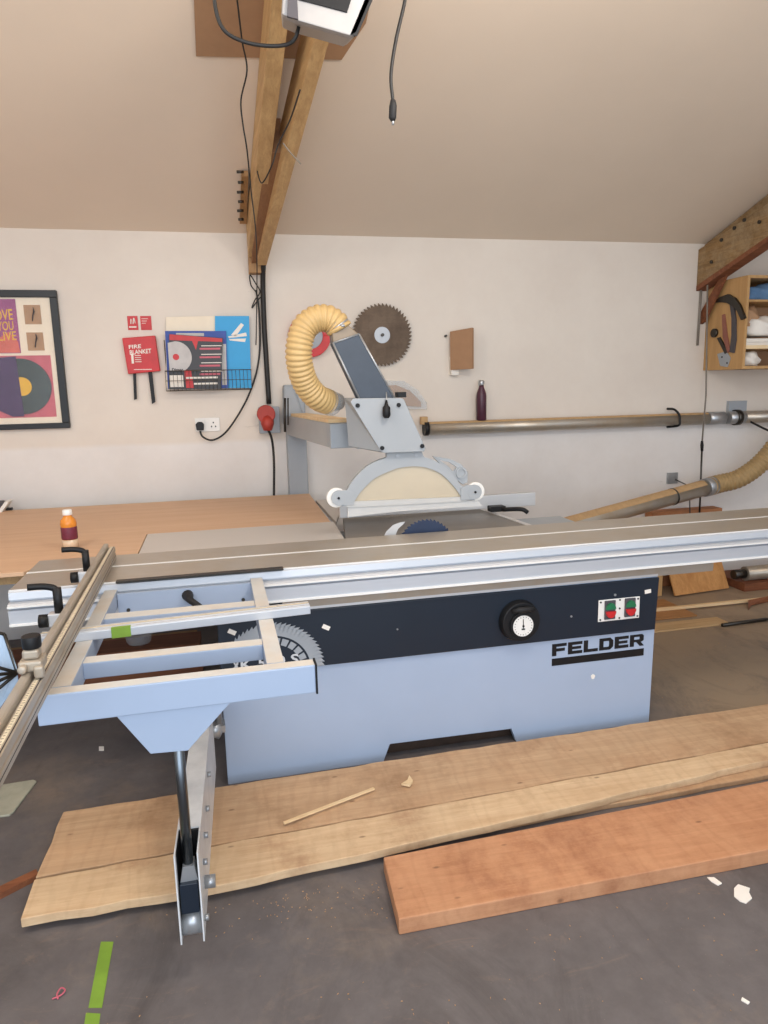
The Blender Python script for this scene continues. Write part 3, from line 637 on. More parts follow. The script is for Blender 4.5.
# juice bottle
bp = toW((-.695, 3.43, BZ))
T = thing('juice_bottle', 'plastic bottle of orange juice with a maroon label on the bench', 'bottle', bp)
obj('bottle', MB().lathe([(.028, 0), (.033, .006), (.033, .03), (.031, .04), (.034, .06), (.034, .105), (.036, .115), (.033, .135), (.018, .152), (.016, .162)], bp), plain('orange_bottle', '#dd8a30', .15, var=.1), T)
obj('label', MB().lathe([(.0345, .045), (.0355, .05), (.0355, .098), (.0345, .103)], bp), LABELJ, T)
obj('base_clear', MB().lathe([(.0345, .002), (.0345, .042), (.033, .043)], bp), plain('diluted_juice', '#d9bfa2', .15), T)
obj('cap', MB().lathe([(.02, .158), (.021, .16), (.021, .18), (.018, .183)], bp), WHITE, T)
# tool at left edge
p = ZW(4, 509, BZ)
T = thing('bench_tool', 'dark hand tool with a tilted white block at the back left of the bench', 'tool', (-1.5, 4.72, BZ))
obj('body', MB().prism([(-1.62, 4.66, BZ), (-1.45, 4.66, BZ), (-1.40, 4.66, BZ+.05), (-1.43, 4.66, BZ+.06), (-1.62, 4.66, BZ+.055)], (0, .09, 0)), LEATH, T, .004)
obj('handle', MB().tube(spline([(-1.60, 4.70, BZ+.05), (-1.55, 4.70, BZ+.075), (-1.49, 4.70, BZ+.06), (-1.475, 4.70, BZ+.045)], 5), .008, 8), BLACK, T)
obj('white_block', MB().prism([(-1.44, 4.64, BZ), (-1.415, 4.64, BZ), (-1.37, 4.64, BZ+.06), (-1.39, 4.64, BZ+.065)], (0, .10, 0)), WHITE, T)
obj('foot', MB().box(-1.41, -1.375, 4.70, 4.73, BZ, BZ+.015), BLACK, T)

# ================================================================== THE SAW
S = thing('sliding_table_saw', 'big grey blue sliding table panel saw with navy front panel in the room centre', 'table saw', (.9, 3.2, 0), 'M')
CB = 2.712
prof = [(-.045, 0), (.615, 0), (.645, .078), (1.21, .068), (1.235, 0), (1.915, 0), (1.925, .72), (-.045, .72)]
mb = MB().prism([(x, CB, z) for x, z in prof], (0, .03, 0))
mb.box(-.045, -.015, CB+.03, 3.62, 0, .72).box(1.885, 1.92, CB+.03, 3.62, 0, .72).box(-.015, 1.885, 3.59, 3.62, 0, .72)
cab = obj('cabinet', mb, PALEBLUE, S, .003)
obj('kick_recess', MB().box(.55, 1.3, CB+.06, CB+.075, .004, .10), plain('dark_brown_recess', '#3b2d25', .9, var=.3), S)  # dark brown board set behind the kick cutout
obj('cabinet_core', MB().box(-.01, 1.88, CB+.10, 3.58, .03, .85), GREYD, S)
pan = obj('control_panel', MB().xz([(-.045, .478), (1.915, .468), (1.925, .716), (-.045, .722)], CB-.012, CB), NAVY, S, .003)
obj('panel_top_edge', MB().box(-.04, 1.92, CB-.008, CB+.05, .722, .735), ALU, S)
obj('rail_gap', MB().box(.2, 1.90, CB+.01, CB+.08, .735, .80), BLACK, S)
obj('cabinet_handle', MB().tube([(-.062, 2.67, .47), (-.062, 2.67, .29)], .014, 12).tube([(-.08, 2.67, .30), (-.08, 2.67, .262), (-.06, 2.67, .25)], [.026, .028, .02], 12).box(-.065, -.04, 2.66, 2.73, .26, .29), STEEL, S)
# handwheel dial
dx, dz, dy = 1.232, .585, CB-.012
dial = obj('dial_handwheel', MB().cyl((dx, dy, dz), (dx, dy-.035, dz), .094, 44, .086), BLACK, S, .003)
obj('dial_hub', MB().cyl((dx+.002, dy-.035, dz-.01), (dx+.002, dy-.045, dz-.01), .058, 36), BLACK, dial)
obj('gauge_face', MB().cyl((dx+.002, dy-.045, dz-.013), (dx+.002, dy-.047, dz-.013), .047, 36), WHITE, dial)
mb = MB()
for k in range(20):
    a = 2*pi*k/20; mb.tube([(dx+.002+.037*cos(a), dy-.048, dz-.013+.037*sin(a)), (dx+.002+.042*cos(a), dy-.048, dz-.013+.042*sin(a))], .0011, 4)
mb.tube([(dx+.002, dy-.0485, dz-.03), (dx+.001, dy-.0485, dz+.018)], .0018, 5).cyl((dx+.002, dy-.047, dz-.013), (dx+.002, dy-.050, dz-.013), .005, 10)
mb.box(dx-.006, dx+.010, dy-.0485, dy-.0475, dz-.030, dz-.024)
obj('gauge_marks', mb, BLACK, dial)
obj('grip', MB().tube([(dx-.045, dy-.04, dz+.055), (dx-.02, dy-.052, dz+.062), (dx+.025, dy-.052, dz+.062), (dx+.05, dy-.04, dz+.055)], [.010, .012, .012, .010], 10), RUBBER, dial)
# switch plate
sp = obj('switch_plate', MB().box(1.618, 1.826, dy-.004, dy, .535, .637), WHITE, S, .002)
for x, z in ((1.673, .590), (1.774, .592)):
    h = obj('switch_housing', MB().box(x-.027, x+.027, dy-.012, dy-.004, z-.045, z+.043), LEATH, sp, .003)
    obj('green_button', MB().prism([(x+.024*cos(t), dy-.02, z+.004+.03*sin(t)) for t in [pi*k/12 for k in range(13)]], (0, .008, 0)), GREENB, sp)
    obj('red_button', MB().prism([(x+.024*cos(t), dy-.022, z-.006+.03*sin(t)) for t in [pi+pi*k/12 for k in range(13)]], (0, .010, 0)), RED, sp)
mb = MB()
for x, z in ((1.628, .627), (1.816, .627), (1.628, .545), (1.816, .545), (1.724, .63), (1.724, .59), (1.724, .545)): mb.cyl((x, dy-.004, z), (x, dy-.006, z), .0045, 8)
obj('plate_screws', mb, STEELD, sp)
mb = MB().cyl((1.70, dy, .655), (1.70, dy-.004, .655), .006, 8).cyl((1.486, dy, .575), (1.486, dy-.003, .575), .005, 8).cyl((.685, dy, .60), (.685, dy-.003, .60), .004, 8); obj('panel_screw', mb, STEEL, S)
# lettering
def block(m, word, x0, x1, z0, z1, y0, y1):
    t, g = .25, .09
    L = {'F': [(0, 1, 1-t, 1), (0, .30, 0, 1-t), (.30, .88, .36, .36+t)], 'E': [(0, 1, 1-t, 1), (0, 1, 0, t), (0, .30, t, 1-t), (.30, .92, .5-t*.45, .5+t*.45)],
         'L': [(0, .30, 0, 1), (.30, 1, 0, t)]}
    n = len(word); cw = (x1-x0)/n
    for i, ch in enumerate(word):
        a = x0+i*cw; w = cw*(1-g)
        Q = lambda p: (a+p[0]*w, z0+p[1]*(z1-z0))
        if ch in L:
            for r_ in L[ch]:
                (xa, za), (xb, zb) = Q((r_[0], r_[2])), Q((r_[1], r_[3])); m.box(xa, xb, y0, y1, za, zb)
        if ch == 'D':
            m.band([Q(p) for p in ((0, 0), (.78, 0), (1, .25), (1, .75), (.78, 1), (0, 1), (0, 0))], [Q(p) for p in ((.30, t), (.66, t), (.70, .34), (.70, .66), (.66, 1-t), (.30, 1-t), (.30, t))], y0, y1)
        if ch == 'R':
            m.band([Q(p) for p in ((0, .36), (.85, .36), (1, .46), (1, .88), (.88, 1), (0, 1), (0, .36))], [Q(p) for p in ((.30, .57), (.66, .57), (.70, .6), (.70, .76), (.66, .8), (.30, .8), (.30, .57))], y0, y1)
            m.box(*[Q((0, 0))[0], Q((.30, 0))[0]], y0, y1, z0, Q((0, .36))[1]); m.xz([Q(p) for p in ((.45, .37), (.72, 0), (1.04, 0), (.78, .37))], y0, y1)
    return m
obj('brand_lettering', block(MB(), 'FELDER', 1.402, 1.872, .392, .449, CB-.0015, CB), BLACK, S)
obj('brand_underline', MB().xz([(1.402, .346), (1.868, .343), (1.868, .378), (1.402, .380)], CB-.0015, CB), BLACK, S)
# saw-tooth emblem
ec = (.160, .470)
mb = MB(); o = []; i2 = []
AE = radians(142)
for k in range(27):
    a = AE*k/27
    o += [(ec[0]+.200*cos(a), ec[1]+.010+.192*sin(a)), (ec[0]+.215*cos(a-.02), ec[1]+.010+.205*sin(a-.02))]
    i2 += [(ec[0]+.155*cos(a), ec[1]+.010+.147*sin(a))]*2
mb.band(o, i2, dy-.0015, dy)
emb = obj('blade_emblem', mb, GREYD, S)
for k in range(7):
    a0 = AE*.72*k/7+.03; a1 = AE*.72*(k+1)/7-.03; aa = [a0+(a1-a0)*j/3 for j in range(4)]
    obj('emblem_segment', MB().band([(ec[0]+.146*cos(t), ec[1]+.01+.138*sin(t)) for t in aa], [(ec[0]+.118*cos(t), ec[1]+.01+.110*sin(t)) for t in aa], dy-.0015, dy), GREYD, emb)
ta, tb, tc = PM(241, 670.5, dy), PM(299, 664, dy), PM(241, 659.5, dy)
tl = (tb.z-ta.z)/(tb.x-ta.x)
LG = plain('pale_grey_print', '#c9cccf', .5)
ml = obj('model_lettering', MB().text('K 500 S', ta.x, tb.x, ta.z+.001, tc.z, dy-.0020, .001, bold=.02), LG, S)
mb = MB()
for k in range(3): mb.tube([(ta.x-.034+.008*k, dy-.002, ta.z+.004+.010*k), (ta.x-.012+.002*k, dy-.002, ta.z+.022+.010*k)], .0035, 5)
mb.tube([(ta.x-.03, dy-.002, ta.z+.05), (ta.x-.01, dy-.002, ta.z+.001)], .0035, 5)
obj('sprig_mark', mb, LG, ml)
def tag3(x, z, w=.032, h=.018, a=-.5):
    pts = [(x+(p*cos(a)-q*sin(a)), dy-.001, z+(p*sin(a)+q*cos(a))) for p, q in ((-w/2, -h/2), (w/2, -h/2), (w/2, h/2), (-w/2, h/2))]
    return MB().prism(pts, (0, .001, 0))
for x, z, a in ((.010, .660, -.5), (.385, .640, -.5), (1.868, .655, .1)): obj('paper_label', tag3(x, z, a=a), PAPER, S)
obj('glue_spot', MB().prism([(1.61+.010*cos(t)*(1+.3*sin(5*t)), CB-.002, .27+.012*sin(t)) for t in [2*pi*k/12 for k in range(12)]], (0, .002, 0)), PAPER, S)

# sliding table
SX0, SX1 = -.772, 3.15
def P2(y, z): return (y, z)
sprof = [(3.17, .9), (2.962, .9), (2.962, .8985), (2.955, .8985), (2.955, .9), (2.70, .9), (2.692, .894), (2.688, .868), (2.70, .864), (2.70, .860), (2.668, .858), (2.660, .852), (2.660, .846), (2.675, .842), (2.675, .838), (2.662, .834), (2.664, .782), (2.675, .778), (2.72, .776), (3.17, .776)]
st = obj('sliding_table', MB().yz(sprof, SX0, SX1), ALUF, S)
obj('table_surface', MB().box(SX0+.001, SX1-.001, 2.705, 2.950, .900, .9012).box(SX0+.001, SX1-.001, 2.965, 3.168, .900, .9012), ALUD, st)
obj('track_strip', MB().box(SX0, SX1, 2.951, 2.964, .9005, .903), LINEM, st)
obj('track_strip', MB().box(SX0, SX1, 2.655, 2.667, .845, .852), LINEM, st)
obj('track_strip', MB().box(SX0, SX1, 2.657, 2.668, .776, .784), LINEM, st)
obj('track_strip', MB().box(SX0, SX1, 2.698, 2.7045, .893, .9025), LINEM, st)
obj('lower_rail', MB().yz([(2.70, .776), (2.705, .722), (2.78, .722), (2.78, .776)], .215, 2.21), ALUD, S)
obj('rail_end_bracket', MB().box(2.21, 2.30, 2.80, 2.88, .745, .775), STEELD, S)
obj('table_support_block', MB().box(.3, 1.7, 2.80, 3.12, .72, .776), GREYD, S)
# cast table, extension
obj('cast_table', MB().xy([(.562, 3.18), (1.500, 3.18), (1.455, 3.72), (1.40, 4.10), (.72, 4.15)], .84, .893), CAST, S, .003)
obj('extension_table', MB().xy([(-.372, 3.182), (.560, 3.182), (.585, 3.648), (-.372, 3.648)], .86, .8935), SHEETM, S, .002)
obj('rear_extension', MB().xy([(.60, 3.66), (.715, 4.15), (1.05, 4.15), (1.05, 4.45), (.60, 4.45)], .868, .888), SHEETM, S, .002)
obj('table_edge_rail', MB().beam((1.515, 3.18, .880), (1.472, 3.66, .880), .028, .03), ALU, S)
bc = (.963, .817)
obj('saw_blade', MB().xz(gear(bc, .137, .146, 44), 3.193, 3.197), plain('dark_blue_blade', '#33405a', .4, metal=.3), S)
obj('riving_knife', MB().xz([(.755, .895), (.765, .915), (.80, .945), (.835, .955), (.86, .957), (.85, .945), (.825, .925), (.81, .895)], 3.193, 3.196), ALU, S)
obj('blade_slot', MB().box(.72, 1.15, 3.183, 3.205, .8932, .8940), BLACK, S)
# rip fence
rf = obj('rip_fence', MB().box(.62, 1.768, 3.66, 3.70, .905, .982), ALU, S, .003)
obj('fence_lever', MB().tube(spline([(1.54, 3.60, .905), (1.59, 3.56, .912), (1.63, 3.53, .912), (1.655, 3.52, .895)], 5), .012, 8), BLACK, rf)
obj('fence_block', MB().box(1.47, 1.56, 3.60, 3.66, .894, .925), BLACK, rf, .004)

# ---- outrigger
OZ = .874
og = obj('outrigger_table', MB().box(-.472, .217, 1.755, 1.80, .795, OZ), PALEBLUE, S, .003)
obj('front_beam_top', MB().box(-.47, .215, 1.757, 1.795, OZ, OZ+.0012), PALEDUST, og)
obj('end_seal', MB().box(.217, .222, 1.753, 1.802, .792, OZ+.002), BLACK, og)
def bar(name, x0, x1, y0, y1, z0, z1, mat=PALEBLUE, top=True):
    o = obj(name, MB().box(x0, x1, y0, y1, z0, z1), mat, og, .002)
    if top: obj(name+'_dust', MB().box(x0+.001, x1-.001, y0+.001, y1-.001, z1, z1+.0012), PALEDUST, og)
    return o
bar('side_bar', -.445, -.398, 1.80, 2.69, .815, OZ)
bar('side_bar', .092, .139, 1.80, 2.69, .815, OZ)
bar('cross_bar', -.398, .092, 1.955, 2.005, .825, OZ-.003)
bar('cross_bar', -.398, .092, 2.34, 2.40, .835, OZ-.003)
obj('scale_rail', MB().prism([(-.545, 2.122, OZ+.0015), (.262, 2.180, OZ+.0015), (.262, 2.240, OZ+.0015), (-.545, 2.182, OZ+.0015)], (0, 0, .0265)), ALUF, og, .002)
mb = MB()
for y in (.006, .025, .046): mb.prism([(-.544, 2.122+y, OZ+.028), (.261, 2.180+y, OZ+.028), (.261, 2.186+y, OZ+.028), (-.544, 2.128+y, OZ+.028)], (0, 0, .002))
obj('rail_groove', mb, ALU, og); obj('rail_scale', MB().prism([(-.544, 2.155, OZ+.028), (.261, 2.213, OZ+.028), (.261, 2.224, OZ+.028), (-.544, 2.166, OZ+.028)], (0, 0, .0015)), SCALE, og)
obj('green_tape_piece', MB().prism([(-.345, 2.1345, OZ), (-.290, 2.1385, OZ), (-.290, 2.1405, OZ), (-.345, 2.1365, OZ)], (0, 0, .030)).prism([(-.345, 2.1345, OZ+.0302), (-.290, 2.1385, OZ+.0302), (-.290, 2.152, OZ+.0302), (-.345, 2.148, OZ+.0302)], (0, 0, .0015)), GREEN, og)
obj('mounting_plate', MB().box(-.395, .092, 2.645, 2.658, .79, .868), PALEBLUE, og)
obj('mounting_edge', MB().box(-.40, .222, 2.672, 2.705, .9015, .909), STEELD, og)
obj('lock_lever', MB().tube([(-.145, 2.645, .842), (-.135, 2.60, .835), (-.075, 2.50, .815)], [.022, .013, .011], 12), RUBBER, og)
mb = MB()
for x in (-.36, .06): mb.cyl((x, 2.645, .805), (x, 2.640, .805), .007, 8)
obj('plate_bolt', mb, STEELD, og)
obj('apron_plate', MB().xz([(-.292, .795), (-.008, .795), (-.125, .675), (-.218, .680)], 1.762, 1.768), PALEBLUE, og, .001)
# ---- support arm
a0, a1 = Vector((-.150, 1.77, 0)), Vector((-.118, 2.66, 0))
dr = (a1-a0).normalized(); sd = Vector((dr.y, -dr.x, 0))
def seg(m, s0, s1, w0, w1, z0, z1):
    p = [a0+dr*s0+sd*w0, a0+dr*s0+sd*w1, a0+dr*s1+sd*w1, a0+dr*s1+sd*w0]
    return m.hexa([Vector((q.x, q.y, z0)) for q in p], [Vector((q.x, q.y, z1)) for q in p])
mb = MB(); L = (a1-a0).length
arm = obj('support_arm', seg(seg(seg(MB(), -.02, L, .028, .032, .115, .385), -.02, L, -.032, -.028, .115, .385), .10, L, -.028, .028, .38, .385), plain('pale_arm_enamel', '#cfd0d0', .4), S)
obj('arm_inner', seg(seg(MB(), .09, .10, -.028, .028, .13, .38), .0, .09, -.0275, -.0265, .13, .38), BLACK, arm)
c = a0+dr*.03
obj('roller', MB().cyl(Vector((c.x, c.y, .150))-sd*.027, Vector((c.x, c.y, .150))+sd*.027, .038, 28), STEEL, arm)
obj('carriage', seg(MB(), -.012, .06, -.024, .024, .20, .29), NAVY, arm, .002)
obj('rod_nut', MB().cyl((c.x, c.y-.01, .285), (c.x, c.y-.01, .315), .016, 6).prism([(c.x-.024, c.y-.03, .285), (c.x+.024, c.y-.03, .285), (c.x+.016, c.y-.03, .335), (c.x-.014, c.y-.03, .335)], (0, .04, 0)), STEEL, arm)
obj('support_rod', MB().cyl((c.x, c.y-.01, .30), (-.150, 1.785, .80), .014, 20), metal('rod_steel', '#7b8288', .28, 'Z'), arm)
for s_, z in ((.30, .31), (.18, .30), (.10, .27), (.02, .155), (.45, .34)):
    q = a0+dr*s_+sd*.032; obj('arm_bolt', MB().cyl((q.x, q.y, z), Vector((q.x, q.y, z))+sd*.012, .009, 10), STEEL, arm)
q = a0+dr*.10+sd*.032; obj('adjusting_knob', MB().cyl((q.x, q.y, .205), Vector((q.x, q.y, .205))+sd*.03, .018, 14), STEEL, arm)
q = a1; obj('arm_pivot', MB().cyl((q.x, q.y+.03, .10), (q.x, q.y+.03, .42), .028, 16), GREY, arm)

# ---- crosscut fence
f0, f1 = (-.497, 3.09), (-.455, .85)
def fx(t, w): return (f0[0]+(f1[0]-f0[0])*t+w, f0[1]+(f1[1]-f0[1])*t)
def fprof(pr, m=None):
    m = m or MB(); n = len(pr); vs = [(fx(0, w)[0], fx(0, w)[1], z) for w, z in pr]+[(fx(1, w)[0], fx(1, w)[1], z) for w, z in pr]
    return m.add(vs, [tuple(range(n)), tuple(range(2*n-1, n-1, -1))]+[(i, i+n, (i+1) % n+n, (i+1) % n) for i in range(n)])
fz = .906
cf = obj('crosscut_fence', fprof([(0, fz), (.046, fz), (.046, fz+.022), (.040, fz+.024), (.040, fz+.028), (.046, fz+.030), (.046, fz+.050), (.0245, fz+.050), (.0245, fz+.044), (.020, fz+.044), (.020, fz+.062), (.016, fz+.066), (.004, fz+.066), (0, fz+.062)]), ALUY, S)
obj('scale_strip', fprof([(.028, fz+.0502), (.037, fz+.0502), (.037, fz+.0512), (.028, fz+.0512)]), SCALE, cf)
mb = MB()
for k in range(100):
    t = .45+.55*k/100; x, y = fx(t, .028); mb.box(x+.0015, x+(.006 if k % 5 else .008), y, y+.0012, fz+.0512, fz+.0516)
obj('scale_marks', mb, BLACK, cf)
mb = fprof([(.040, fz+.0502), (.042, fz+.0502), (.042, fz+.0508), (.040, fz+.0508)]); mb = fprof([(.046, fz+.012), (.0465, fz+.012), (.0465, fz+.014), (.046, fz+.014)], mb)
obj('slot_line', mb, BLACK, cf)
def clamp(y, x0):
    lv = obj('clamp_lever', MB().tube(spline([(x0-.078, y-.01, fz+.135), (x0-.04, y, fz+.132), (x0-.012, y, fz+.126), (x0, y, fz+.115)], 5), [.010]*15+[.013], 10).cyl((x0, y, fz+.125), (x0, y, fz+.045), .013, 12), BLACK, cf)
    obj('clamp_knob', MB().cyl((x0-.055, y-.01, fz+.028), (x0-.030, y-.01, fz+.028), .020, 18), BLACK, cf)
    obj('clamp_block', MB().box(x0-.03, x0+.012, y-.018, y+.018, fz+.008, fz+.048), ALU, cf, .003)
clamp(2.70, -.500); clamp(2.19, -.495)
# stop block
y0 = 1.69; x0 = fx((3.1-y0)/2.25, 0)[0]+.016
obj('stop_block', MB().box(x0-.022, x0+.030, y0-.028, y0+.030, fz+.066, fz+.092).box(x0-.014, x0+.022, y0-.016, y0+.022, fz+.092, fz+.115).box(x0+.012, x0+.034, y0-.038, y0-.018, fz+.052, fz+.082).cyl((x0-.010, y0-.045, fz+.078), (x0-.010, y0-.020, fz+.078), .010), ALUY, cf, .006)
obj('stop_knob', MB().cyl((x0+.005, y0+.005, fz+.115), (x0+.005, y0+.005, fz+.145), .021, 20), BLACK, cf, .003)
hub = Vector((x0-.03, y0+.01, fz+.055))
hub.x -= .004
sh = [hub+Vector(v)*1.12 for v in ((0, 0, .012), (-.030, .05, .070), (-.065, .05, .082), (-.14, .0, .065), (-.20, -.04, .02), (-.21, -.06, -.06), (-.15, -.04, -.11), (-.05, 0, -.085), (0, 0, -.02))]
shd = obj('stop_shield', MB().prism(sh, (0, .002, .0)), GLASSF, cf)
mb = MB().tube(sh[1:7], .0045, 6)
for k in (1, 3, 4, 5, 6): mb.tube([hub, sh[k]], .004, 6)
obj('shield_ribs', mb, STEELD, cf)

# ================================================================== OVERHEAD GUARD
GY = 3.215
G = thing('overhead_saw_guard', 'grey overhead blade guard on a post with blue duct and yellow ribbed hose', 'saw guard', (.53, 4.78, 0), 'M')
obj('post', MB().box(.462, .595, 4.755, 4.835, 0, 1.60), GREYD, G, .008)
obj('post_cap', MB().hexa([(.445, 4.74, 1.36), (.60, 4.74, 1.36), (.60, 4.838, 1.36), (.445, 4.838, 1.36)], [(.455, 4.74, 1.63), (.52, 4.74, 1.63), (.54, 4.838, 1.63), (.455, 4.838, 1.63)]), GREYD, G, .015)
obj('clamp_strap', MB().tube([PM(285, 398, 4.60), PM(285, 432, 4.60)], .008, 8).tube([PM(288, 398, 4.60), PM(288, 425, 4.60)], .005, 8), STEELD, G)
yn = 3.62
tA, tB = PM(326.6, 423, yn), PM(326.6, 447, yn)
zt_, zb_ = tA.z, tB.z
obj('arm', MB().hexa([(.462, 4.75, zb_), (.595, 4.75, zb_), (tA.x+.125, yn, zb_), (tA.x, yn, zb_)], [(.462, 4.75, zt_), (.595, 4.75, zt_), (tA.x+.125, yn, zt_), (tA.x, yn, zt_)]), GREY, G, .003)
obj('arm_top_reflection', MB().hexa([(.49, 4.70, zt_), (.60, 4.70, zt_), (tA.x+.14, yn-.002, zt_), (tA.x+.01, yn-.002, zt_)], [(.49, 4.70, zt_+.018), (.60, 4.70, zt_+.018), (tA.x+.14, yn-.002, zt_+.018), (tA.x+.01, yn-.002, zt_+.018)]), PALEW, G)  # thin slab coloured as the tan reflection on the arm's grey top
obj('cross_arm', MB().box(tA.x, .80, yn-.11, yn, zb_, zt_), GREYD, G, .003)
obj('arm_socket', MB().box(.66, .84, 3.30, 3.52, zb_+.01, zt_), GREYD, G)
def poly(uv, y, th, y2=None): return MB().prism([PM(u, v, y) for u, v in uv], (0, th, 0))
obj('head_back_plate', poly([(345, 398), (390, 397), (424, 446), (349, 446.5)], GY+.13, .01), GREYD, G, .002)
front = [(350.5, 402), (353, 398.5), (401, 398), (404, 399.5), (425.5, 448), (424, 451.5), (384, 453), (381, 451.5)]
hp = obj('head_front_plate', poly(front, GY-.05, .006), GREY, G, .002)
q = [PM(u, v, GY-.044) for u, v in front]; r_ = [PM(u, v, GY+.13) for u, v in ((345, 400), (346, 398), (392, 397.5), (394, 399), (421, 444), (420, 447), (352, 447), (349, 446))]
n = 8
obj('head_housing', MB().add(q+r_, [(i, (i+1) % n, n+(i+1) % n, n+i) for i in range(n)]), GREY, G)
for u, v in ((357.5, 405.5), (398.5, 405), (382, 448), (422, 446)):
    p = PM(u, v, GY-.05); obj('plate_bolt', MB().cyl(p, p-Vector((0, .008, 0)), .010, 12), BLACK, G)
p = PM(386.5, 411, GY-.08)
obj('cable_grip', MB().tube([p+Vector((0, 0, .05)), p+Vector((0, 0, .026)), p+Vector((0, 0, .016)), p+Vector((0, 0, -.02)), p+Vector((0, 0, -.032))], [.004, .010, .018, .019, .012], 12), BLACK, G)
obj('grip_wire', MB().tube([p+Vector((.003, 0, .02)), p+Vector((.006, .02, .085))], .003, 6), STEEL, G)
obj('head_block', MB().box(.845, .885, GY+.01, GY+.07, 1.55, 1.575), BLACK, G)
# duct
d0 = [PM(333, 343, GY), PM(359, 334, GY), PM(395, 399, GY), PM(361, 402, GY)]
obj('duct', MB().prism(d0, (0, .09, 0)), NAVYDUCT, G, .003)
mb = MB()
for a, b in ((0, 3), (1, 2), (0, 1)): mb.tube([d0[a], d0[b]], .005, 6)
obj('duct_edging', mb, STEEL, G)
m1 = (d0[0]+d0[1])/2+Vector((0, .045, 0)); ax = (m1-((d0[2]+d0[3])/2+Vector((0, .045, 0)))).normalized()
sdv = (d0[1]-d0[0]).normalized()
bq = [d0[0], d0[1], d0[1]+Vector((0, .09, 0)), d0[0]+Vector((0, .09, 0))]
tq = [m1+ax*.055+sdv*.04*s1+Vector((0, .04*s2, 0)) for s1, s2 in ((-1, -1), (1, -1), (1, 1), (-1, 1))]
obj('duct_neck', MB().hexa(bq, tq), plain('smoky_plastic', '#8a7a66', .4), G, .006)
obj('hose_clip', MB().cyl(m1+ax*.05, m1+ax*.085, .058, 24), STEEL, G)
obj('clip_screw', MB().cyl(m1+ax*.06+Vector((0, -.055, 0)), m1+ax*.06+Vector((.02, -.062, .004)), .007, 8), STEEL, G)
hy = GY+.045
h = [m1+ax*.045, PM(336, 324, hy), PM(327, 318.5, hy), PM(315, 319.5, hy), PM(304, 329, hy), PM(299, 348, hy), PM(300, 366, hy+.02), PM(306, 384, hy+.06), PM(317, 397, hy+.10), PM(328, 402, hy+.16)]
obj('hose', ribbed(h, .059, .0215, .13), HOSE, G)
e = PM(328, 402, hy+.16); e2 = e+(h[-1]-h[-2]).normalized()*.035
obj('hose_cuff', MB().cyl(e-(e2-e)*.3, e2, .062, 28), CLEARP, G)
obj('hose_spigot', MB().cyl(e, Vector((.62, 3.62, 1.53)), .045, 20), GREYD, G)
# crown guard arch
def X(l, y=GY): return [(PM(u, v, y).x, PM(u, v, y).z) for u, v in l]
oo = [(340, 505), (347, 489), (353, 479), (366, 465), (386, 458), (386, 452), (421, 451.5), (423, 456.7), (443, 466.5), (459, 484), (470, 486), (474, 500)]
ii = [(353, 503), (355, 499), (361, 490.5), (374, 478), (391, 470), (400, 467.3), (413, 466), (426, 467.5), (440, 473.5), (453, 486), (460, 496), (462, 498.5)]
def resample(pl, n):
    pl = [Vector(p) for p in pl]; L = [0]
    for a, b in zip(pl, pl[1:]): L.append(L[-1]+(b-a).length)
    out = []; j = 0
    for i in range(n):
        d = L[-1]*i/(n-1)
        while j < len(L)-2 and L[j+1] < d: j += 1
        out.append(tuple(pl[j].lerp(pl[j+1], (d-L[j])/max(1e-6, L[j+1]-L[j]))))
    return out
def sm(pl): return [(p.x, p.y) for p in spline([(a, b, 0) for a, b in pl], 6)]
OU = sm([(341, 506), (345, 494), (350, 483.5), (358, 473.5), (368, 465), (378, 460), (386, 457.5)]) + [(386, 452), (421, 451.5)] + sm([(423, 456.7), (434, 460.5), (446, 468), (455, 478), (460, 485), (466, 488), (474, 500)])
IN = sm([(353, 503), (355, 499), (361, 490.5), (374, 478), (391, 470), (400, 467.3), (413, 466), (426, 467.5), (440, 473.5), (453, 486), (460, 496), (462, 498.5)])
obj('crown_arch', MB().band(X(resample(OU, 90)), X(resample(IN, 90)), GY-.014, GY+.014), GREY, G)
obj('arch_bottom', MB().xz(X([(340, 503), (353, 501), (461, 496.5), (474, 498), (462, 501), (347, 507)]), GY-.013, GY+.013), SKIRT, G)
obj('clear_shield', MB().xz(X(IN), GY-.004, GY+.004), YELCLR, G)
obj('skirt', MB().xz(X([(347.5, 506), (478, 500), (482, 506), (400, 511), (347.5, 517)]), GY-.006, GY+.006), SKIRT, G)
for u, v in ((337.5, 497.5), (474, 491.5)):
    c = PM(u, v, GY); s_ = 1 if u < 400 else -1
    w = obj('guide_wheel', MB().cyl((c.x-.006*s_, GY-.010, c.z), (c.x-.006*s_, GY+.010, c.z), .047, 32), WHITE, G, .004)
    obj('wheel_arm', MB().xz([(c.x+.002*s_, c.z-.034), (c.x+.075*s_, c.z-.036), (c.x+.075*s_, c.z+.022), (c.x+.045*s_, c.z+.036), (c.x+.002*s_, c.z+.034)], GY-.020, GY-.012).cyl((c.x+.004*s_, GY-.022, c.z), (c.x+.004*s_, GY-.012, c.z), .036, 28), GREY, G)
    obj('wheel_bolt', MB().cyl((c.x+.002*s_, GY-.023, c.z), (c.x+.002*s_, GY-.027, c.z), .006, 10), BLACK, G)
for u, v in ((350.5, 493), (464, 488), (397, 455.5), (415, 455)):
    c = PM(u, v, GY); obj('arch_screw', MB().cyl((c.x, GY-.014, c.z), (c.x, GY-.018, c.z), .009, 10), STEEL, G)
ho = [(436, 459), (450, 462), (459, 466), (467, 472), (468, 480), (466, 484), (458, 480)]
hi = [(441, 461.5), (450, 465), (456, 469), (459, 473), (460, 477), (461, 479), (456, 476)]
ho = [(434, 456.5), (452, 459.5), (463, 465), (469, 472), (469, 483), (464, 485), (452, 476), (434, 456.5)]; hi = [(441, 460.5), (450, 462.5), (456, 466), (458, 468), (456, 471), (454, 471.5), (450, 467), (441, 460.5)]
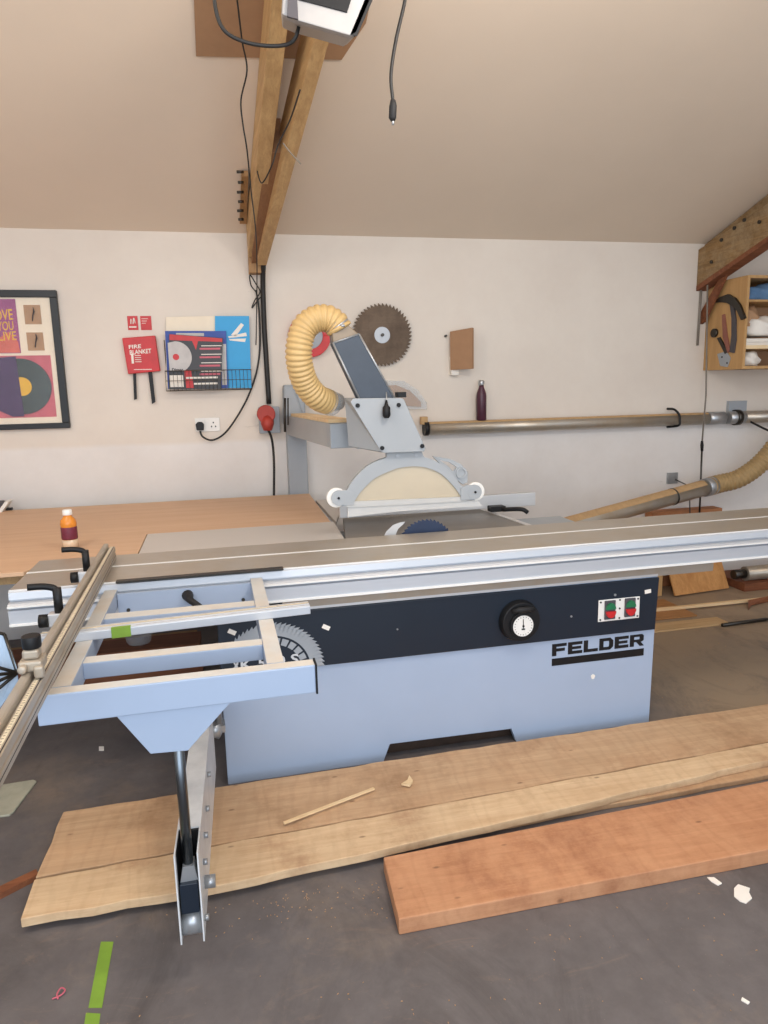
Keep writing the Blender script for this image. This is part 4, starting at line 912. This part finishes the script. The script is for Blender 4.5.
obj('lift_handle', MB().band(X(ho), X(hi), GY+.02, GY+.034), GREY, G, .001)
c = PM(460.5, 472.5, GY+.03); obj('handle_boss', MB().ring((c.x, c.z), .019, .028, GY+.012, GY+.036, 24), GREY, G)

# ================================================================== TIMBER ON THE FLOOR
def board(name, pts, z0, z1, mat, label, cat='board', tw=0, bevel=.003, jag=0.0):
    mb = MB()
    if jag:
        rnd = random.Random(len(label)); out = []
        n = len(pts)
        for i in range(n):
            a, b = Vector(pts[i]+(0,)), Vector(pts[(i+1) % n]+(0,)); L = (b-a).length; k = max(1, int(L/.09))
            nn = Vector((b.y-a.y, a.x-b.x, 0)).normalized()
            for j in range(k):
                p = a.lerp(b, j/k) + (nn*rnd.uniform(-jag, jag) if 0 < j else Vector()); out.append((p.x, p.y))
        pts = out
    return single(name, mb.xy(pts, z0, z1), mat, label, cat, bevel=bevel)
board('timber_board', [(-.3, 2.10), (1.2, 2.17), (3.6, 2.25), (3.6, 2.62), (.8, 2.60), (-.3, 2.58)], 0, .021, RAW2, 'lowest rough board showing beneath the front waney board at right', jag=.004)
board('timber_board', [(-.712, 2.232), (.9, 2.312), (3.7, 2.462), (3.7, 2.700), (1.8, 2.672), (.6, 2.645), (-.705, 2.598)], .022, .050, RAW2, 'back rough sawn board lying against the saw cabinet', jag=.005)
board('timber_board', [(-.706, 2.040), (-.1, 2.045), (1.0, 2.140), (2.2, 2.262), (3.7, 2.40), (3.7, 2.451), (.9, 2.300), (-.712, 2.218)], .022, .053, RAW, 'front paler rough sawn board in front of the back board', jag=.005)
board('hardwood_plank', [(.396, 1.765), (1.65, 1.770), (3.4, 1.80), (3.4, 2.13), (1.96, 2.115), (.411, 2.045)], 0, .055, REDWD, 'thick reddish hardwood plank, closest of the floor boards', 'plank', bevel=.004)
single('lath_strip', MB().beam((.10, 2.30, .064), (.46, 2.44, .060), .012, .006), PALEW, 'thin broken lath lying across the back board', 'lath')
single('wood_chip', MB().prism([(.57, 2.44, .057), (.60, 2.42, .057), (.62, 2.45, .057), (.615, 2.49, .057), (.60, 2.46, .057)], (0, 0, .008)), PALEW, 'curled pale wood chip on the back board', 'wood chip')
single('timber_offcut', MB().hexa([(-.90, 2.16, 0), (-.72, 2.29, 0), (-.735, 2.32, 0), (-.92, 2.20, 0)], [(-.90, 2.16, .02), (-.72, 2.29, .02), (-.735, 2.32, .02), (-.92, 2.20, .02)]), REDDK, 'red brown offcut poking out left of the board ends', 'offcut')
a = [ZW(0, 802, .0), ZW(24, 818, 0), ZW(36, 783, 0), ZW(12, 784, 0)]
a = [(-1.09, 2.66), (-.915, 2.66), (-.895, 2.86), (-1.07, 2.87)]
single('plastic_lid', MB().xy([(-1.15, 2.70), (-.925, 2.70), (-.915, 2.72), (-.885, 2.93), (-.90, 2.945), (-1.12, 2.93)], 0, .010), plain('faded_green_board', '#aaa794', .7), 'faded greenish offcut board on the floor below the fence', 'offcut', bevel=.003)
# tape
a = [ZW(u, v, 0) for u, v in ((101, 942), (113.5, 942), (102, 1008), (88.5, 1008))]
single('floor_tape', MB().xy([(p.x, p.y) for p in a], 0, .0012), GREEN, 'longer strip of green tape on the floor at front left', 'tape')
a = [ZW(u, v, 0) for u, v in ((86, 1013), (100.5, 1014), (97, 1040), (82, 1040))]
single('floor_tape', MB().xy([(p.x, p.y) for p in a], 0, .0012), GREEN, 'short green tape end cut by the bottom edge', 'tape')
# paper scraps
def scrap(pts, label, z=0):
    a = [ZW(u, v, z) for u, v in pts]
    return single('paper_scrap', MB().xy([(p.x, p.y) for p in a], z, z+.004), PAPER, label, 'scrap', bevel=.001)
scrap([(734, 889), (738, 885), (744, 887), (750, 889), (749, 893), (752, 899), (746, 904), (740, 902), (734, 897)], 'white paper scrap on the floor at front right')
scrap([(707, 878), (714, 878), (722, 884), (718, 886), (711, 882)], 'small pale sliver left of the white paper scrap')
scrap([(742, 998), (750, 1003), (748, 1005), (741, 1001)], 'tiny white sliver near the bottom right corner')
scrap([(99, 747), (104, 747), (104, 751), (99, 751)], 'small tan chip on the floor under the outrigger')
single('shaving_curl', MB().tube(spline([ZW(58, 999, .004), ZW(57, 994, .008), ZW(61, 988, .01), ZW(65, 990, .008), ZW(61, 995, .005), ZW(52, 999, .004)], 5), .0022, 5), PINK, 'pinkish curled shaving on the floor at lower left', 'shaving')
# scattered sawdust and chips (nobody could count)
mb = MB(); rnd = random.Random(5)
def flake(x, y, s, z=0):
    a = rnd.uniform(0, pi); l, w = s*rnd.uniform(.8, 2), s*rnd.uniform(.3, .7)
    mb.hexa([(x+p*cos(a)-q*sin(a), y+p*sin(a)+q*cos(a), z) for p, q in ((-l, -w), (l, -w), (l, w), (-l, w))], [(x+p*cos(a)-q*sin(a), y+p*sin(a)+q*cos(a), z+.002) for p, q in ((-l, -w), (l, -w), (l, w), (-l, w))])
for _ in range(380):
    r0 = rnd.random()
    if r0 < .45: x, y = rnd.gauss(.25, .25), rnd.gauss(1.98, .06)
    elif r0 < .75: x, y = rnd.uniform(-.6, 2.2), rnd.uniform(1.3, 1.72)
    else: x, y = rnd.uniform(1.95, 3.8), rnd.uniform(2.75, 3.7)
    if (x > .39 and 1.75 < y < 2.13) or y > 2.02 and y < 2.72: continue
    flake(x, y, .0014 if r0 < .9 else .0024)
single('sawdust_flakes', mb, plain('sawdust', '#b58f68', .9, var=.3, scale=60), 'scattered sawdust flakes and tiny chips over the floor', 'sawdust', kind='stuff')

# floor right behind the saw
board('floor_sheet', [(1.95, 4.02), (3.05, 4.02), (3.05, 4.40), (1.95, 4.42)], 0, .012, wood('brown_sheet', '#94663a', '#ad7c4c', 'X', 1, .7), 'brown wooden sheet flat on the floor right of the saw')
board('pale_plank', [(1.96, 3.80), (3.15, 3.82), (3.15, 3.95), (1.96, 3.95)], 0, .012, wood('pale_plank_wood', '#b89468', '#cfae80', 'X', 1, .7), 'dusty pale plank on the floor in front of the brown sheet', 'plank')
single('pine_batten', MB().beam((2.3, 4.165, .022), (4.7, 4.175, .022), .03, .018), PALEW, 'long thin pale batten lying across the floor behind the saw', 'batten', bevel=.001)
single('metal_bar', MB().cyl((3.07, 3.795, .013), (3.42, 3.815, .013), .012, 12).cyl((3.42, 3.815, .013), (3.8, 3.84, .013), .008, 8), STEELD, 'short dark metal bar on the floor at the right edge', 'bar')
single('triangular_offcut', MB().hexa([(3.47, 4.04, .0), (3.56, 4.14, 0), (3.75, 4.16, 0), (3.56, 4.12, 0)], [(3.47, 4.04, .012), (3.54, 4.13, .04), (3.74, 4.15, .05), (3.55, 4.10, .012)]), REDDK, 'dark triangular offcut lying by the batten', 'offcut')
# leaning ply piece and box
single('plywood_offcut', MB().hexa([(3.17, 4.44, .013), (3.68, 4.50, .013), (3.68, 4.515, .013), (3.17, 4.455, .013)], [(3.17, 4.62, .34), (3.68, 4.68, .34), (3.68, 4.695, .34), (3.17, 4.635, .34)]), wood('warm_ply', '#b27a42', '#d09a5e', 'Z', .6, .6), 'warm plywood panel leaning behind the saw at right', 'panel')
single('wooden_box', MB().box(2.70, 3.10, 4.50, 4.80, .0, .38), CABW, 'pale wooden box mostly hidden behind the saw corner', 'box', bevel=.003)
single('brown_carton', MB().box(3.14, 3.75, 4.72, 4.83, 0, .60), plain('brown_wood_block', '#a8714a', .8), 'brown wooden panel just rising above the sliding table at right', 'panel', bevel=.003)
T = thing('floor_pipe', 'grey metal pipe lying on a low brown shelf at right edge', 'pipe', (4.4, 4.6, .1))
pc = PW(740, 572, 4.55)
obj('pipe', MB().cyl((pc.x, 4.5, pc.z), (5.2, 4.5, pc.z+.01), .055, 28), GALV, T); obj('fitting', MB().cyl((pc.x-.10, 4.5, pc.z), (pc.x, 4.5, pc.z), .035, 14), STEELD, T)
single('low_shelf', MB().box(3.75, 5.2, 4.42, 4.80, 0, pc.z-.056), REDDK, 'low dark reddish timber block at the wall, right edge', 'timber', bevel=.002)

# ================================================================== LIGHT
def area(name, loc, size, sy, energy, col, rot):
    l = bpy.data.lights.new(name, 'AREA'); l.shape = 'RECTANGLE'; l.size = size; l.size_y = sy; l.energy = energy; l.color = col
    o = bpy.data.objects.new(name, l); COL.objects.link(o); o.location = loc; o.rotation_euler = rot; return o
def bulb(name, loc, energy, col, rad):
    l = bpy.data.lights.new(name, 'POINT'); l.energy = energy; l.color = col; l.shadow_soft_size = rad
    o = bpy.data.objects.new(name, l); COL.objects.link(o); o.location = loc; return o
bulb('ceiling_lamp', (1.0, 1.5, 2.85), 58, (1, .90, .79), .2)
bulb('ceiling_lamp', (-1.5, 1.6, 2.95), 42, (1, .90, .79), .2)
bulb('ceiling_fill_light', (.5, -.9, 2.3), 62, (1, .90, .79), .25)  # added fill light behind the camera, lifts the ceiling; no real fixture
area('door_daylight', (-.6, -2.0, 1.5), 4.0, 2.4, 70, (.76, .87, 1.0), (radians(90), 0, 0))
w = bpy.data.worlds.new('world'); SC.world = w; w.use_nodes = True
w.node_tree.nodes['Background'].inputs[0].default_value = (.78, .87, 1.0, 1); w.node_tree.nodes['Background'].inputs[1].default_value = 1.0

# ================================================================== CAMERA
cam = bpy.data.cameras.new('camera'); co = bpy.data.objects.new('camera', cam); COL.objects.link(co)
cam.sensor_fit = 'HORIZONTAL'; cam.sensor_width = 36; cam.lens = F/768*36; cam.clip_start = .05
o0 = ray(384, 512); rx = ray(385, 512)-o0; uy = ray(384, 511)-o0
rx.normalize(); uy.normalize(); bk = -o0.normalized()
M4 = Matrix(((rx.x, uy.x, bk.x, 0), (rx.y, uy.y, bk.y, 0), (rx.z, uy.z, bk.z, H), (0, 0, 0, 1)))
co.matrix_world = M4
SC.camera = co
SC.view_settings.view_transform = 'Standard'; SC.view_settings.look = 'None'; SC.view_settings.gamma = 1
SC.view_settings.use_curve_mapping = False; SC.view_settings.exposure = 0.3
